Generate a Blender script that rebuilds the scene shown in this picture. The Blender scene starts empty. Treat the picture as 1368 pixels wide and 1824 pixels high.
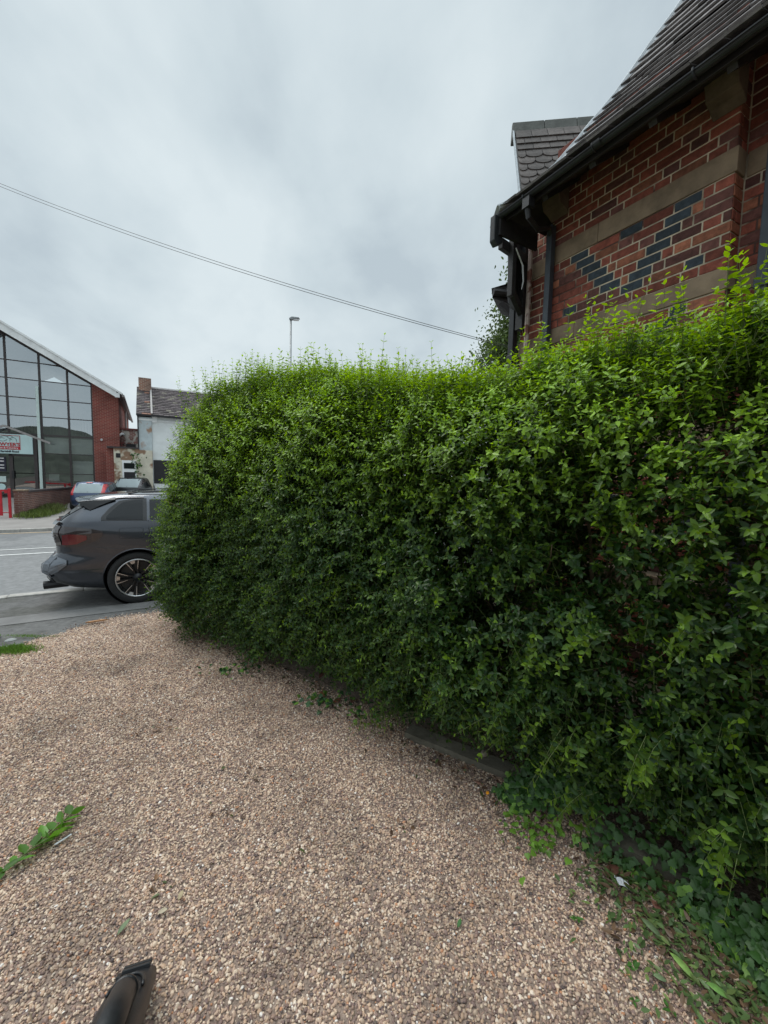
import bpy, bmesh, math, random
import numpy as np
from mathutils import Vector, Matrix, Euler
R = math.radians
rnd = random.Random(7)
rng = np.random.default_rng(11)
scn = bpy.context.scene
# ---------------------------------------------------------------- camera
CAM_H = 1.75
pitch, roll = R(4.76), R(1.2)
f_ = Vector((0, math.cos(pitch), -math.sin(pitch)))
u0 = Vector((0, math.sin(pitch), math.cos(pitch))); r0 = Vector((1, 0, 0))
r_ = r0*math.cos(roll) + u0*math.sin(roll); u_ = u0*math.cos(roll) - r0*math.sin(roll)
cd = bpy.data.cameras.new('camera'); cam = bpy.data.objects.new('camera', cd)
scn.collection.objects.link(cam); scn.camera = cam
m = Matrix((r_, u_, -f_)).transposed().to_4x4(); m.translation = (0, 0, CAM_H)
cam.matrix_world = m
cd.sensor_fit = 'VERTICAL'; cd.sensor_height = 36; cd.lens = 36*720/1824
cd.clip_start = 0.02; cd.clip_end = 3000
# ---------------------------------------------------------------- sky and sun
SUN_EL, SUN_AZ = R(58), R(-60)       # azimuth from +Y, clockwise
w = bpy.data.worlds.new('World'); scn.world = w; w.use_nodes = True
nt = w.node_tree; nt.nodes.clear(); N = nt.nodes.new; L = nt.links.new
out = N('ShaderNodeOutputWorld')
sky = N('ShaderNodeTexSky'); sky.sky_type = 'NISHITA'; sky.sun_disc = False
sky.sun_elevation = SUN_EL; sky.sun_rotation = SUN_AZ
bgs = N('ShaderNodeBackground'); bgs.inputs[1].default_value = 0.05; L(sky.outputs[0], bgs.inputs[0])
tc = N('ShaderNodeTexCoord'); sp = N('ShaderNodeSeparateXYZ'); L(tc.outputs['Generated'], sp.inputs[0])
ad = N('ShaderNodeMath'); ad.operation = 'ADD'; ad.inputs[1].default_value = 0.42; L(sp.outputs[2], ad.inputs[0])
mx = N('ShaderNodeMath'); mx.operation = 'MAXIMUM'; mx.inputs[1].default_value = 0.08; L(ad.outputs[0], mx.inputs[0])
dx = N('ShaderNodeMath'); dx.operation = 'DIVIDE'; L(sp.outputs[0], dx.inputs[0]); L(mx.outputs[0], dx.inputs[1])
dy = N('ShaderNodeMath'); dy.operation = 'DIVIDE'; L(sp.outputs[1], dy.inputs[0]); L(mx.outputs[0], dy.inputs[1])
cb = N('ShaderNodeCombineXYZ'); L(dx.outputs[0], cb.inputs[0]); L(dy.outputs[0], cb.inputs[1])
mp = N('ShaderNodeMapping'); mp.inputs['Scale'].default_value = (1.0, 0.8, 1); mp.inputs['Rotation'].default_value = (0, 0, R(25)); mp.inputs['Location'].default_value = (3.1, 1.7, 0)
L(cb.outputs[0], mp.inputs[0])
n1 = N('ShaderNodeTexNoise'); n1.inputs['Scale'].default_value = 2.3; n1.inputs['Detail'].default_value = 9; n1.inputs['Roughness'].default_value = 0.52; n1.inputs['Distortion'].default_value = 0.15
L(mp.outputs[0], n1.inputs[0])
cr = N('ShaderNodeValToRGB'); L(n1.outputs[0], cr.inputs[0])
e = cr.color_ramp.elements
e[0].position = 0.34; e[0].color = (0.47, 0.55, 0.60, 1)
e[1].position = 0.64; e[1].color = (0.68, 0.76, 0.79, 1)
k = e.new(0.47); k.color = (0.575, 0.66, 0.70, 1)
bgc = N('ShaderNodeBackground'); L(cr.outputs[0], bgc.inputs[0])
# overcast sky: brighter towards the zenith
zr = N('ShaderNodeMapRange'); zr.inputs[1].default_value = 0.76; zr.inputs[2].default_value = 0.98; zr.inputs[3].default_value = 1.0; zr.inputs[4].default_value = 3.4
L(sp.outputs[2], zr.inputs[0]); L(zr.outputs[0], bgc.inputs[1])
ms = N('ShaderNodeMixShader'); ms.inputs[0].default_value = 0.92
L(bgs.outputs[0], ms.inputs[1]); L(bgc.outputs[0], ms.inputs[2]); L(ms.outputs[0], out.inputs[0])
sd = bpy.data.lights.new('sun', 'SUN'); sd.energy = 1.4; sd.angle = R(30); sd.color = (1, 0.97, 0.92)
so = bpy.data.objects.new('sun', sd); scn.collection.objects.link(so)
sv = Vector((math.sin(SUN_AZ)*math.cos(SUN_EL), math.cos(SUN_AZ)*math.cos(SUN_EL), math.sin(SUN_EL)))
so.rotation_euler = sv.to_track_quat('Z', 'Y').to_euler()
scn.view_settings.view_transform = 'Standard'; scn.view_settings.look = 'None'
scn.view_settings.exposure = 0.18; scn.view_settings.gamma = 1
# ---------------------------------------------------------------- frames
VX, VY = math.cos(R(30)), math.sin(R(30))
def W(a, b, z=0.0): return (VX*a - VY*b, VY*a + VX*b, z)   # street grid: a along the road, b across it
ROT = R(30)
# ---------------------------------------------------------------- materials
def new_mat(name):
    mt = bpy.data.materials.new(name); mt.use_nodes = True
    return mt, mt.node_tree, mt.node_tree.nodes['Principled BSDF']
def mat(name, col, rough=.8, var=.25, scale=8, bump=0.0, bscale=None, metal=0, spec=.5, attr=False, detail=6, stain=None, coat=0):
    mt, t, p = new_mat(name); N = t.nodes.new; L = t.links.new
    tc = N('ShaderNodeTexCoord')
    n = N('ShaderNodeTexNoise'); n.inputs['Scale'].default_value = scale; n.inputs['Detail'].default_value = detail; n.inputs['Roughness'].default_value = .62
    L(tc.outputs['Object'], n.inputs[0])
    mr = N('ShaderNodeMapRange'); mr.inputs[1].default_value = .3; mr.inputs[2].default_value = .7
    mr.inputs[3].default_value = 1-var; mr.inputs[4].default_value = 1+var; L(n.outputs[0], mr.inputs[0])
    if attr:
        a = N('ShaderNodeVertexColor'); a.layer_name = 'Col'; src = a.outputs[0]
    else:
        c = N('ShaderNodeRGB'); c.outputs[0].default_value = (*col, 1); src = c.outputs[0]
    if stain:
        n2 = N('ShaderNodeTexNoise'); n2.inputs['Scale'].default_value = stain[1]; n2.inputs['Detail'].default_value = 5; L(tc.outputs['Object'], n2.inputs[0])
        r2 = N('ShaderNodeMapRange'); r2.inputs[1].default_value = stain[2]; r2.inputs[2].default_value = stain[2]+.08; L(n2.outputs[0], r2.inputs[0])
        mxx = N('ShaderNodeMix'); mxx.data_type = 'RGBA'; L(r2.outputs[0], mxx.inputs[0]); L(src, mxx.inputs[6]); mxx.inputs[7].default_value = (*stain[0], 1); src = mxx.outputs[2]
    vm = N('ShaderNodeVectorMath'); vm.operation = 'SCALE'; L(src, vm.inputs[0]); L(mr.outputs[0], vm.inputs['Scale'])
    L(vm.outputs[0], p.inputs['Base Color'])
    p.inputs['Roughness'].default_value = rough; p.inputs['Metallic'].default_value = metal
    p.inputs['Specular IOR Level'].default_value = spec
    if coat: p.inputs['Coat Weight'].default_value = coat; p.inputs['Coat Roughness'].default_value = .03
    if bump:
        nb = N('ShaderNodeTexNoise'); nb.inputs['Scale'].default_value = bscale or scale*4; nb.inputs['Detail'].default_value = 5
        L(tc.outputs['Object'], nb.inputs[0])
        bp = N('ShaderNodeBump'); bp.inputs['Strength'].default_value = 1; bp.inputs['Distance'].default_value = bump
        L(nb.outputs[0], bp.inputs['Height']); L(bp.outputs[0], p.inputs['Normal'])
    return mt
def leaf_mat(name, trans=.28, rough=.42):
    mt, t, p = new_mat(name); N = t.nodes.new; L = t.links.new
    a = N('ShaderNodeVertexColor'); a.layer_name = 'Col'
    L(a.outputs[0], p.inputs['Base Color']); p.inputs['Roughness'].default_value = rough; p.inputs['Specular IOR Level'].default_value = .35
    tr = N('ShaderNodeBsdfTranslucent')
    hs = N('ShaderNodeHueSaturation'); hs.inputs['Hue'].default_value = .485; hs.inputs['Saturation'].default_value = 1.1; hs.inputs['Value'].default_value = 1.5
    L(a.outputs[0], hs.inputs['Color']); L(hs.outputs[0], tr.inputs[0])
    mx = N('ShaderNodeMixShader'); mx.inputs[0].default_value = trans
    L(p.outputs[0], mx.inputs[1]); L(tr.outputs[0], mx.inputs[2]); L(mx.outputs[0], t.nodes['Material Output'].inputs[0])
    return mt
def brick_mat(name, c1, c2, mortar, bw=.225, bh=.075, ms=.012, var=.3, axis='xz', stain=None):
    mt, t, p = new_mat(name); N = t.nodes.new; L = t.links.new
    tc = N('ShaderNodeTexCoord'); s = N('ShaderNodeSeparateXYZ'); L(tc.outputs['Object'], s.inputs[0])
    c = N('ShaderNodeCombineXYZ')
    ad = N('ShaderNodeMath'); L(s.outputs[0], ad.inputs[0]); L(s.outputs[1], ad.inputs[1])
    L(ad.outputs[0], c.inputs[0]); L(s.outputs[2], c.inputs[1])
    b = N('ShaderNodeTexBrick'); L(c.outputs[0], b.inputs[0])
    b.inputs['Scale'].default_value = 1; b.inputs['Brick Width'].default_value = bw; b.inputs['Row Height'].default_value = bh
    b.inputs['Mortar Size'].default_value = ms; b.inputs['Mortar Smooth'].default_value = .2
    b.inputs['Color1'].default_value = (*c1, 1); b.inputs['Color2'].default_value = (*c2, 1); b.inputs['Mortar'].default_value = (*mortar, 1)
    n = N('ShaderNodeTexNoise'); n.inputs['Scale'].default_value = 1.3; n.inputs['Detail'].default_value = 8; L(tc.outputs['Object'], n.inputs[0])
    mr = N('ShaderNodeMapRange'); mr.inputs[1].default_value = .3; mr.inputs[2].default_value = .7; mr.inputs[3].default_value = 1-var; mr.inputs[4].default_value = 1+var; L(n.outputs[0], mr.inputs[0])
    vm = N('ShaderNodeVectorMath'); vm.operation = 'SCALE'; src = b.outputs[0]
    if stain:
        n2 = N('ShaderNodeTexNoise'); n2.inputs['Scale'].default_value = stain[1]; n2.inputs['Detail'].default_value = 5; L(tc.outputs['Object'], n2.inputs[0])
        r2 = N('ShaderNodeMapRange'); r2.inputs[1].default_value = stain[2]; r2.inputs[2].default_value = stain[2]+.03; L(n2.outputs[0], r2.inputs[0])
        mxx = N('ShaderNodeMix'); mxx.data_type = 'RGBA'; L(r2.outputs[0], mxx.inputs[0]); L(src, mxx.inputs[6]); mxx.inputs[7].default_value = (*stain[0], 1); src = mxx.outputs[2]
    L(src, vm.inputs[0]); L(mr.outputs[0], vm.inputs['Scale']); L(vm.outputs[0], p.inputs['Base Color'])
    bp = N('ShaderNodeBump'); bp.inputs['Strength'].default_value = .6; bp.inputs['Distance'].default_value = .01; bp.invert = True
    L(b.outputs['Fac'], bp.inputs['Height']); L(bp.outputs[0], p.inputs['Normal']); p.inputs['Roughness'].default_value = .85
    return mt
M = {}
M['black_paint'] = mat('black_paint', (.018, .019, .022), .45, .3, 20, .001)
M['gutter'] = mat('gutter_paint', (.022, .026, .030), .55, .45, 6, .0015, 30)
M['blue_grey_pipe'] = mat('pipe_paint', (.045, .055, .07), .5, .3, 9, .001)
M['house_brick'] = mat('house_brick', None, .85, .38, 22, .004, 60, attr=True)
M['house_mortar'] = mat('house_mortar', (.56, .47, .36), .95, .35, 9, .003, 60, stain=((.11, .06, .05), 1.5, .52))
M['band_stone'] = mat('band_stone', (.26, .19, .13), .9, .35, 5, .003, 45)
M['corbel_stone'] = mat('corbel_stone', (.13, .095, .07), .9, .35, 9, .003, 45)
M['roof_tile'] = mat('roof_tile', None, .8, .35, 14, .004, 50, attr=True)
M['lead'] = mat('lead', (.42, .46, .49), .5, .3, 7, .003, 20)
M['timber_black'] = mat('timber_black', (.022, .021, .022), .6, .4, 12, .002)
M['flaky'] = mat('flaky_paint', (.42, .33, .30), .8, .3, 22, .004, 40, stain=((.17, .07, .05), 14, .5))
M['white_strip'] = mat('white_strip', (.62, .65, .67), .5, .2, 10)
M['asphalt'] = mat('asphalt', (.135, .132, .128), .9, .32, 14, .006, 90, stain=((.10, .098, .09), 1.2, .52))
M['road'] = mat('road_asphalt', (.21, .21, .21), .88, .22, 9, .006, 60, stain=((.16, .162, .165), .5, .55))
M['pavement_far'] = mat('pavement_far', (.27, .25, .235), .9, .15, 1.5, .002, 60)
M['kerb_stone'] = mat('kerb_stone', (.42, .40, .37), .85, .3, 5, .003, 50)
M['line_white'] = mat('line_white', (.62, .62, .60), .7, .2, 12)
M['line_yellow'] = mat('line_yellow', (.60, .42, .22), .8, .25, 8)
M['soil'] = mat('soil', (.065, .05, .038), 1, .45, 6, .02, 30)
M['gravel_base'] = mat('gravel_base', (.27, .20, .16), .95, .5, 60, .01, 120)
M['bark'] = mat('bark', (.085, .065, .048), .9, .35, 14, .004, 60)
M['twig'] = mat('twig', (.17, .135, .085), .85, .3, 14)
M['stem_green'] = mat('stem_green', (.13, .17, .055), .6, .3, 14)
M['board_wood'] = mat('board_wood', (.14, .125, .095), .9, .4, 9, .004, 40)
M['privet'] = leaf_mat('privet_leaf', .38, .33)
M['ivy'] = leaf_mat('ivy_leaf', .15, .40)
M['tree_leaf'] = leaf_mat('tree_leaf', .3, .55)
M['dry_leaf'] = mat('dry_leaf', None, .7, .3, 40, attr=True)
M['grass'] = leaf_mat('grass_blade', .3, .6)
M['car_paint'] = mat('grey_car_paint', (.046, .052, .066), .22, .04, 3, metal=.6, coat=1)
M['blue_paint'] = mat('blue_car_paint', (.06, .09, .18), .3, .05, 3, metal=.4, coat=1)
M['dark_paint'] = mat('dark_car_paint', (.025, .028, .03), .3, .05, 3, metal=.4, coat=1)
M['black_plastic'] = mat('black_plastic', (.016, .017, .019), .42, .25, 30, .0006, 200)
M['tyre'] = mat('tyre', (.022, .022, .023), .85, .25, 20, .001, 80)
M['alloy'] = mat('alloy', (.55, .56, .57), .3, .1, 10, metal=1)
M['alloy_dark'] = mat('alloy_dark', (.03, .03, .032), .35, .1, 10, metal=.6)
M['red_lens'] = mat('red_lens', (.13, .004, .008), .12, .1, 10, coat=1)
M['bright_red_lens'] = mat('bright_red_lens', (.62, .03, .035), .2, .1, 10, coat=1)
M['dark_lens'] = mat('dark_lens', (.03, .02, .022), .12, .1, 10, coat=1)
M['silver_trim'] = mat('silver_trim', (.5, .52, .55), .25, .1, 10, metal=.9)
M['bumper_sky_sheen'] = mat('bumper_sky_sheen', (.20, .215, .24), .25, .1, 10, metal=.8)  # paler than the body paint: sky reflection put into the colour
M['plate'] = mat('plate', (.75, .62, .16), .5, .05, 10)
def glass_dark(name, tint, alpha=.0, rough=.03):
    mt, t, p = new_mat(name); N = t.nodes.new; L = t.links.new
    p.inputs['Base Color'].default_value = (*tint, 1); p.inputs['Roughness'].default_value = rough; p.inputs['Specular IOR Level'].default_value = .30
    p.inputs['IOR'].default_value = 1.5
    n = N('ShaderNodeTexNoise'); n.inputs['Scale'].default_value = .9; n.inputs['Detail'].default_value = 2
    tc = N('ShaderNodeTexCoord'); L(tc.outputs['Object'], n.inputs[0])
    bp = N('ShaderNodeBump'); bp.inputs['Distance'].default_value = .015; bp.inputs['Strength'].default_value = .5; L(n.outputs[0], bp.inputs['Height']); L(bp.outputs[0], p.inputs['Normal'])
    if alpha:
        tr = N('ShaderNodeBsdfTransparent'); tr.inputs[0].default_value = (.62, .66, .66, 1)
        mx = N('ShaderNodeMixShader'); mx.inputs[0].default_value = alpha
        L(p.outputs[0], mx.inputs[1]); L(tr.outputs[0], mx.inputs[2]); L(mx.outputs[0], t.nodes['Material Output'].inputs[0])
    return mt
M['car_glass'] = glass_dark('car_glass', (.012, .014, .016))
def glass_shop():
    mt, t, p = new_mat('facade_glass'); N = t.nodes.new; L = t.links.new
    g = N('ShaderNodeBsdfGlossy'); g.inputs['Roughness'].default_value = .01; g.inputs[0].default_value = (.80, .86, .90, 1)
    tr = N('ShaderNodeBsdfTransparent'); tr.inputs[0].default_value = (.75, .80, .80, 1)
    n = N('ShaderNodeTexNoise'); n.inputs['Scale'].default_value = .5; n.inputs['Detail'].default_value = 1; tc = N('ShaderNodeTexCoord'); L(tc.outputs['Object'], n.inputs[0])
    bp = N('ShaderNodeBump'); bp.inputs['Distance'].default_value = .04; bp.inputs['Strength'].default_value = .4; L(n.outputs[0], bp.inputs['Height']); L(bp.outputs[0], g.inputs['Normal'])
    mx = N('ShaderNodeMixShader'); mx.inputs[0].default_value = .52; L(g.outputs[0], mx.inputs[1]); L(tr.outputs[0], mx.inputs[2]); L(mx.outputs[0], t.nodes['Material Output'].inputs[0])
    return mt
M['facade_glass'] = glass_shop()
M['house_glass'] = glass_dark('house_glass', (.015, .02, .02))
M['screen_glass'] = mat('screen_glass', (.34, .40, .41), .15, .1, 2)
M['modern_brick'] = brick_mat('modern_brick', (.30, .058, .042), (.22, .045, .036), (.36, .22, .18), ms=.010, var=.22)
M['wall_brick'] = brick_mat('wall_brick', (.20, .085, .065), (.13, .055, .05), (.26, .20, .17), var=.35)
M['old_brick'] = brick_mat('old_brick', (.30, .12, .07), (.20, .09, .06), (.42, .36, .30), var=.4)
M['flaked_brick'] = brick_mat('flaked_brick', (.26, .08, .06), (.18, .06, .05), (.45, .38, .34), var=.4, stain=((.55, .50, .45), 3.5, .5))
M['white_fascia'] = mat('white_fascia', (.86, .88, .88), .5, .12, 3)
M['white_render'] = mat('white_render', (.84, .88, .88), .9, .10, 2, .004, 40, stain=((.36, .38, .37), 2.2, .66))
M['peeling_render'] = mat('peeling_render', (.68, .64, .52), .9, .2, 2, .008, 20, stain=((.27, .17, .11), 1.9, .53))
M['blue_render'] = mat('blue_render', (.53, .60, .62), .9, .15, 3, .006, 20, stain=((.34, .22, .15), 1.5, .57))
M['frame_dark'] = mat('frame_dark', (.055, .045, .045), .5, .2, 6)
M['pale_column'] = mat('pale_column', (.60, .72, .69), .5, .08, 5)
M['interior'] = mat('interior', (.18, .18, .17), .9, .5, 1.2)
M['interior_dark'] = mat('interior_dark', (.03, .03, .032), .9, .4, 2)
M['blind'] = mat('blind', (.75, .76, .74), .8, .12, 2)
M['sign_panel'] = mat('sign_panel', (.60, .80, .80), .4, .04, 3)
M['sign_red'] = mat('sign_red', (.50, .02, .03), .5, .1, 9)
M['sign_black'] = mat('sign_black', (.02, .02, .04), .5, .1, 9)
M['sign_white'] = mat('sign_white', (.8, .8, .8), .5, .05, 9)
M['gate_red'] = mat('gate_red', (.50, .018, .03), .4, .2, 9)
M['grey_metal'] = mat('grey_metal', (.30, .32, .33), .45, .2, 7, metal=.4)
M['grey_pipe'] = mat('grey_pipe', (.33, .31, .30), .6, .2, 7)
M['cable'] = mat('cable', (.05, .05, .05), .6, .1, 5)
M['pebble_big'] = mat('pebble_big', (.32, .26, .21), .8, .2, 30)
M['white_plastic'] = mat('white_plastic', (.75, .76, .78), .35, .1, 30)
M['orange_petal'] = mat('orange_petal', (.85, .33, .01), .6, .1, 60)
M['wood_piece'] = mat('wood_piece', (.40, .21, .10), .8, .3, 40)
M['concrete_slab'] = mat('concrete_slab', (.30, .31, .30), .9, .2, 5, .003, 60)
# ---------------------------------------------------------------- object helpers
COL = scn.collection
ROOTM = {}
def thing(name, label, cat, loc=(0, 0, 0), rotz=0.0, group=None):
    o = bpy.data.objects.new(name, None); COL.objects.link(o); o.empty_display_size = .2
    o.location = loc; o.rotation_euler = (0, 0, rotz)
    ROOTM[o] = Matrix.Translation(loc) @ Matrix.Rotation(rotz, 4, 'Z')
    o['label'] = label; o['category'] = cat
    if group: o['group'] = group
    return o
def tag(o, label, cat, group=None):
    o['label'] = label; o['category'] = cat
    if group: o['group'] = group
    return o
def root_m(o):
    while o is not None:
        if o in ROOTM: return ROOTM[o]
        o = o.parent
    return Matrix.Identity(4)
class MB:
    """collects shapes; frame 'w' world, 'ab' street grid, 'l' local to the parent"""
    def __init__(s, frame='w'): s.v = []; s.f = []; s.c = []; s.frame = frame
    def add(s, vs, fs, col=None):
        n = len(s.v); s.v += [tuple(p) for p in vs]; s.f += [tuple(i+n for i in q) for q in fs]
        s.c += [col or (1, 1, 1)]*len(vs); return s
    def box(s, lo, hi, col=None, rot=None, about=None):
        x0, y0, z0 = lo; x1, y1, z1 = hi
        vs = [Vector(p) for p in ((x0, y0, z0), (x1, y0, z0), (x1, y1, z0), (x0, y1, z0), (x0, y0, z1), (x1, y0, z1), (x1, y1, z1), (x0, y1, z1))]
        if rot is not None:
            c = Vector(about) if about is not None else (Vector(lo)+Vector(hi))/2
            vs = [rot @ (p-c)+c for p in vs]
        return s.add(vs, [(0, 3, 2, 1), (4, 5, 6, 7), (0, 1, 5, 4), (1, 2, 6, 5), (2, 3, 7, 6), (3, 0, 4, 7)], col)
    def tube(s, pts, r, n=8, col=None, cap=True, r1=None):
        pts = [Vector(p) for p in pts]; K = len(pts); vs = []; fs = []
        up = Vector((0, 0, 1))
        for i, p in enumerate(pts):
            d = (pts[min(i+1, K-1)]-pts[max(i-1, 0)])
            if d.length < 1e-9: d = Vector((0, 0, 1))
            d.normalize()
            a = d.cross(up if abs(d.z) < .95 else Vector((1, 0, 0))).normalized(); b = d.cross(a)
            rr = (r[i] if isinstance(r, (list, tuple)) else (r if r1 is None else r+(r1-r)*i/(K-1)))
            for k in range(n):
                t = 2*math.pi*k/n; vs.append(p+a*math.cos(t)*rr+b*math.sin(t)*rr)
        for i in range(K-1):
            for k in range(n):
                k2 = (k+1) % n; fs.append((i*n+k, i*n+k2, (i+1)*n+k2, (i+1)*n+k))
        if cap: fs.append(tuple(range(n))[::-1]); fs.append(tuple((K-1)*n+k for k in range(n)))
        return s.add(vs, fs, col)
    def bar(s, p0, p1, w, h, up=(0, 0, 1), col=None):
        p0 = Vector(p0); p1 = Vector(p1); d = (p1-p0).normalized(); a = d.cross(Vector(up))
        if a.length < 1e-6: a = d.cross(Vector((1, 0, 0)))
        a.normalize(); b = a.cross(d).normalized(); vs = []
        for p in (p0, p1):
            for sa, sb in ((-1, -1), (1, -1), (1, 1), (-1, 1)): vs.append(p+a*sa*w/2+b*sb*h/2)
        return s.add(vs, [(0, 1, 2, 3), (7, 6, 5, 4), (0, 4, 5, 1), (1, 5, 6, 2), (2, 6, 7, 3), (3, 7, 4, 0)], col)
    def prism(s, poly, ext, col=None):
        """poly: 3-D points in a plane, ext: extrusion vector"""
        n = len(poly); e = Vector(ext); vs = [Vector(p) for p in poly]+[Vector(p)+e for p in poly]
        return s.add(vs, [tuple(range(n))[::-1], tuple(range(n, 2*n))]+[(i, (i+1) % n, n+(i+1) % n, n+i) for i in range(n)], col)
    def grid(s, rows, col=None, close=False):
        nr = len(rows); nc = len(rows[0]); vs = [p for r_ in rows for p in r_]; fs = []
        for i in range(nr-1):
            for j in range(nc if close else nc-1):
                j2 = (j+1) % nc; fs.append((i*nc+j, i*nc+j2, (i+1)*nc+j2, (i+1)*nc+j))
        return s.add(vs, fs, col)
    def build(s, name, mt, parent=None, smooth=False, bevel=0):
        vs = [Vector(p) for p in s.v]
        if s.frame == 'x': vs = [Vector((1.77+p.x*math.cos(R(7))+p.y*math.sin(R(7)), 6.3-p.x*math.sin(R(7))+p.y*math.cos(R(7)), p.z)) for p in vs]
        if s.frame == 'ab': vs = [Vector(W(p.x, p.y, p.z)) for p in vs]
        if s.frame != 'l' and parent is not None:
            inv = root_m(parent).inverted(); vs = [inv @ p for p in vs]
        me = bpy.data.meshes.new(name); me.from_pydata([tuple(p) for p in vs], [], s.f); me.materials.append(mt)
        bm = bmesh.new(); bm.from_mesh(me); bmesh.ops.recalc_face_normals(bm, faces=bm.faces); bm.to_mesh(me); bm.free()
        at = me.color_attributes.new('Col', 'FLOAT_COLOR', 'POINT')
        at.data.foreach_set('color', np.c_[np.array(s.c, dtype=np.float32), np.ones(len(s.c), dtype=np.float32)].ravel())
        if smooth: me.polygons.foreach_set('use_smooth', [True]*len(me.polygons))
        o = bpy.data.objects.new(name, me); COL.objects.link(o)
        if parent is not None: o.parent = parent
        if bevel:
            b = o.modifiers.new('bevel', 'BEVEL'); b.width = bevel; b.segments = 2; b.limit_method = 'ANGLE'
        return o
def struct(o): o['kind'] = 'structure'; return o
def np_mesh(name, V, faces4, colors, mt, parent=None, smooth=False, tri=False):
    """fast mesh from numpy arrays"""
    me = bpy.data.meshes.new(name); k = faces4.shape[1]
    me.vertices.add(len(V)); me.vertices.foreach_set('co', V.astype(np.float32).ravel())
    me.loops.add(faces4.size); me.loops.foreach_set('vertex_index', faces4.astype(np.int32).ravel())
    me.polygons.add(len(faces4)); me.polygons.foreach_set('loop_start', (np.arange(len(faces4))*k).astype(np.int32))
    me.update(calc_edges=True)
    at = me.color_attributes.new('Col', 'FLOAT_COLOR', 'POINT')
    at.data.foreach_set('color', np.c_[colors, np.ones(len(V))].astype(np.float32).ravel())
    me.materials.append(mt)
    if smooth: me.polygons.foreach_set('use_smooth', np.ones(len(faces4), dtype=bool))
    o = bpy.data.objects.new(name, me); COL.objects.link(o)
    if parent is not None:
        o.parent = parent
        inv = np.array(root_m(parent).inverted()); co = V @ inv[:3, :3].T + inv[:3, 3]
        me.vertices.foreach_set('co', co.astype(np.float32).ravel())
    return o
def nrm(a): return a/np.maximum(np.linalg.norm(a, axis=-1, keepdims=True), 1e-9)
def leaves(B, D, U, Ln, Wd, C, fold=.22, curl=.12):
    """B base, D direction, U upper-side normal: 6-vertex folded leaves"""
    D = nrm(D); S = nrm(np.cross(D, U)); U = np.cross(S, D)
    Ln = Ln[:, None]; Wd = Wd[:, None]
    def P(t, sd, wv): return B+D*Ln*t+S*Wd*.5*sd*wv+U*(Wd*.5*fold*abs(sd)*wv-Ln*curl*t*t)
    V = np.stack([P(0, 0, 0), P(.3, 1, .92), P(.68, 1, .72), P(1, 0, 0), P(.68, -1, .72), P(.3, -1, .92)], 1)
    n = len(B); V = V.reshape(-1, 3); b = (np.arange(n)*6)[:, None]
    F = np.concatenate([b+np.array([[0, 1, 2, 3]]), b+np.array([[0, 3, 4, 5]])], 0)
    return V, F, np.repeat(C, 6, 0)
def text_mesh(name, s, size, mt, parent, M4, sx=1.0, bold=0.0, align='CENTER'):
    cu = bpy.data.curves.new(name, 'FONT'); cu.body = s; cu.size = size; cu.align_x = align; cu.align_y = 'CENTER'; cu.extrude = .004; cu.offset = bold
    o = bpy.data.objects.new(name, cu); COL.objects.link(o); bpy.context.view_layer.update()
    me = bpy.data.meshes.new_from_object(o.evaluated_get(bpy.context.evaluated_depsgraph_get()))
    bpy.data.objects.remove(o); me.materials.clear(); me.materials.append(mt)
    me.transform(Matrix.Diagonal((sx, 1, 1, 1))); me.transform(M4)
    if parent is not None: me.transform(root_m(parent).inverted())
    o = bpy.data.objects.new(name, me); COL.objects.link(o); o.parent = parent
    return o
# ================================================================ GROUND
PROF = [(-400, 0), (-60, 0), (4.6, 0), (5.6, -.05), (7.7, -.11), (7.93, -.11), (8.0, -.21), (12.5, -.14), (17.0, -.21), (17.1, -.21), (17.2, -.13), (21, -.1), (25, -.02), (28, .35), (60, .6), (1500, .6)]
def gz(b):
    for (b0, z0), (b1, z1) in zip(PROF, PROF[1:]):
        if b0 <= b <= b1: return z0+(z1-z0)*(b-b0)/(b1-b0)
    return 0
def sheet(name, a0, a1, b0, b1, lift, mt, na=1, extra=()):
    bs = sorted({b0, b1, *[q for q, _ in PROF if b0 < q < b1]}); m_ = MB('ab')
    for x0, x1 in zip(bs, bs[1:]):
        m_.add([(a0, x0, gz(x0)+lift), (a1, x0, gz(x0)+lift), (a1, x1, gz(x1)+lift), (a0, x1, gz(x1)+lift)], [(0, 1, 2, 3)])
    return struct(m_.build(name, mt))
# ground as one sheet with the street's cross-section
m_ = MB('ab')
m_.grid([[(-900, b, z-.03), (900, b, z-.03)] for b, z in PROF]); struct(m_.build('ground', M['soil']))
sheet('road', -300, 300, 8.0, 17.1, -.026+.004, M['road'])
sheet('near_pavement', -300, 300, 5.0, 7.76, -.012, M['asphalt'])
sheet('far_pavement', -300, 300, 17.26, 21.2, -.02, M['pavement_far'])
sheet('car_park', -60, 60, 21.2, 60, -.018, M['pavement_far'])
def kerb(name, b0, b1, ztop):
    m_ = MB('ab'); x = -22.0
    while x < 22:
        m_.box((x, b0, -.4), (x+.905, b1, ztop+rnd.uniform(-.004, .004))); x += .915
    return struct(m_.build(name, M['kerb_stone'], bevel=.012))
kerb('near_kerb', 7.77, 7.93, -.100); kerb('far_kerb', 17.1, 17.25, -.13)
sheet('white_centre_line', -60, 60, 12.05, 12.15, -.014, M['line_white'])
sheet('white_lane_line', -60, 60, 12.85, 12.95, -.014, M['line_white'])
sheet('yellow_kerb_line', -60, 60, 16.72, 16.82, -.014, M['line_yellow'])
# paler reinstated strip in the near pavement, slab
sheet('pavement_patch', -300, 300, 6.25, 6.62, -.006, mat('asphalt_patch', (.19, .185, .18), .9, .2, 4, .003, 130))
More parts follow.
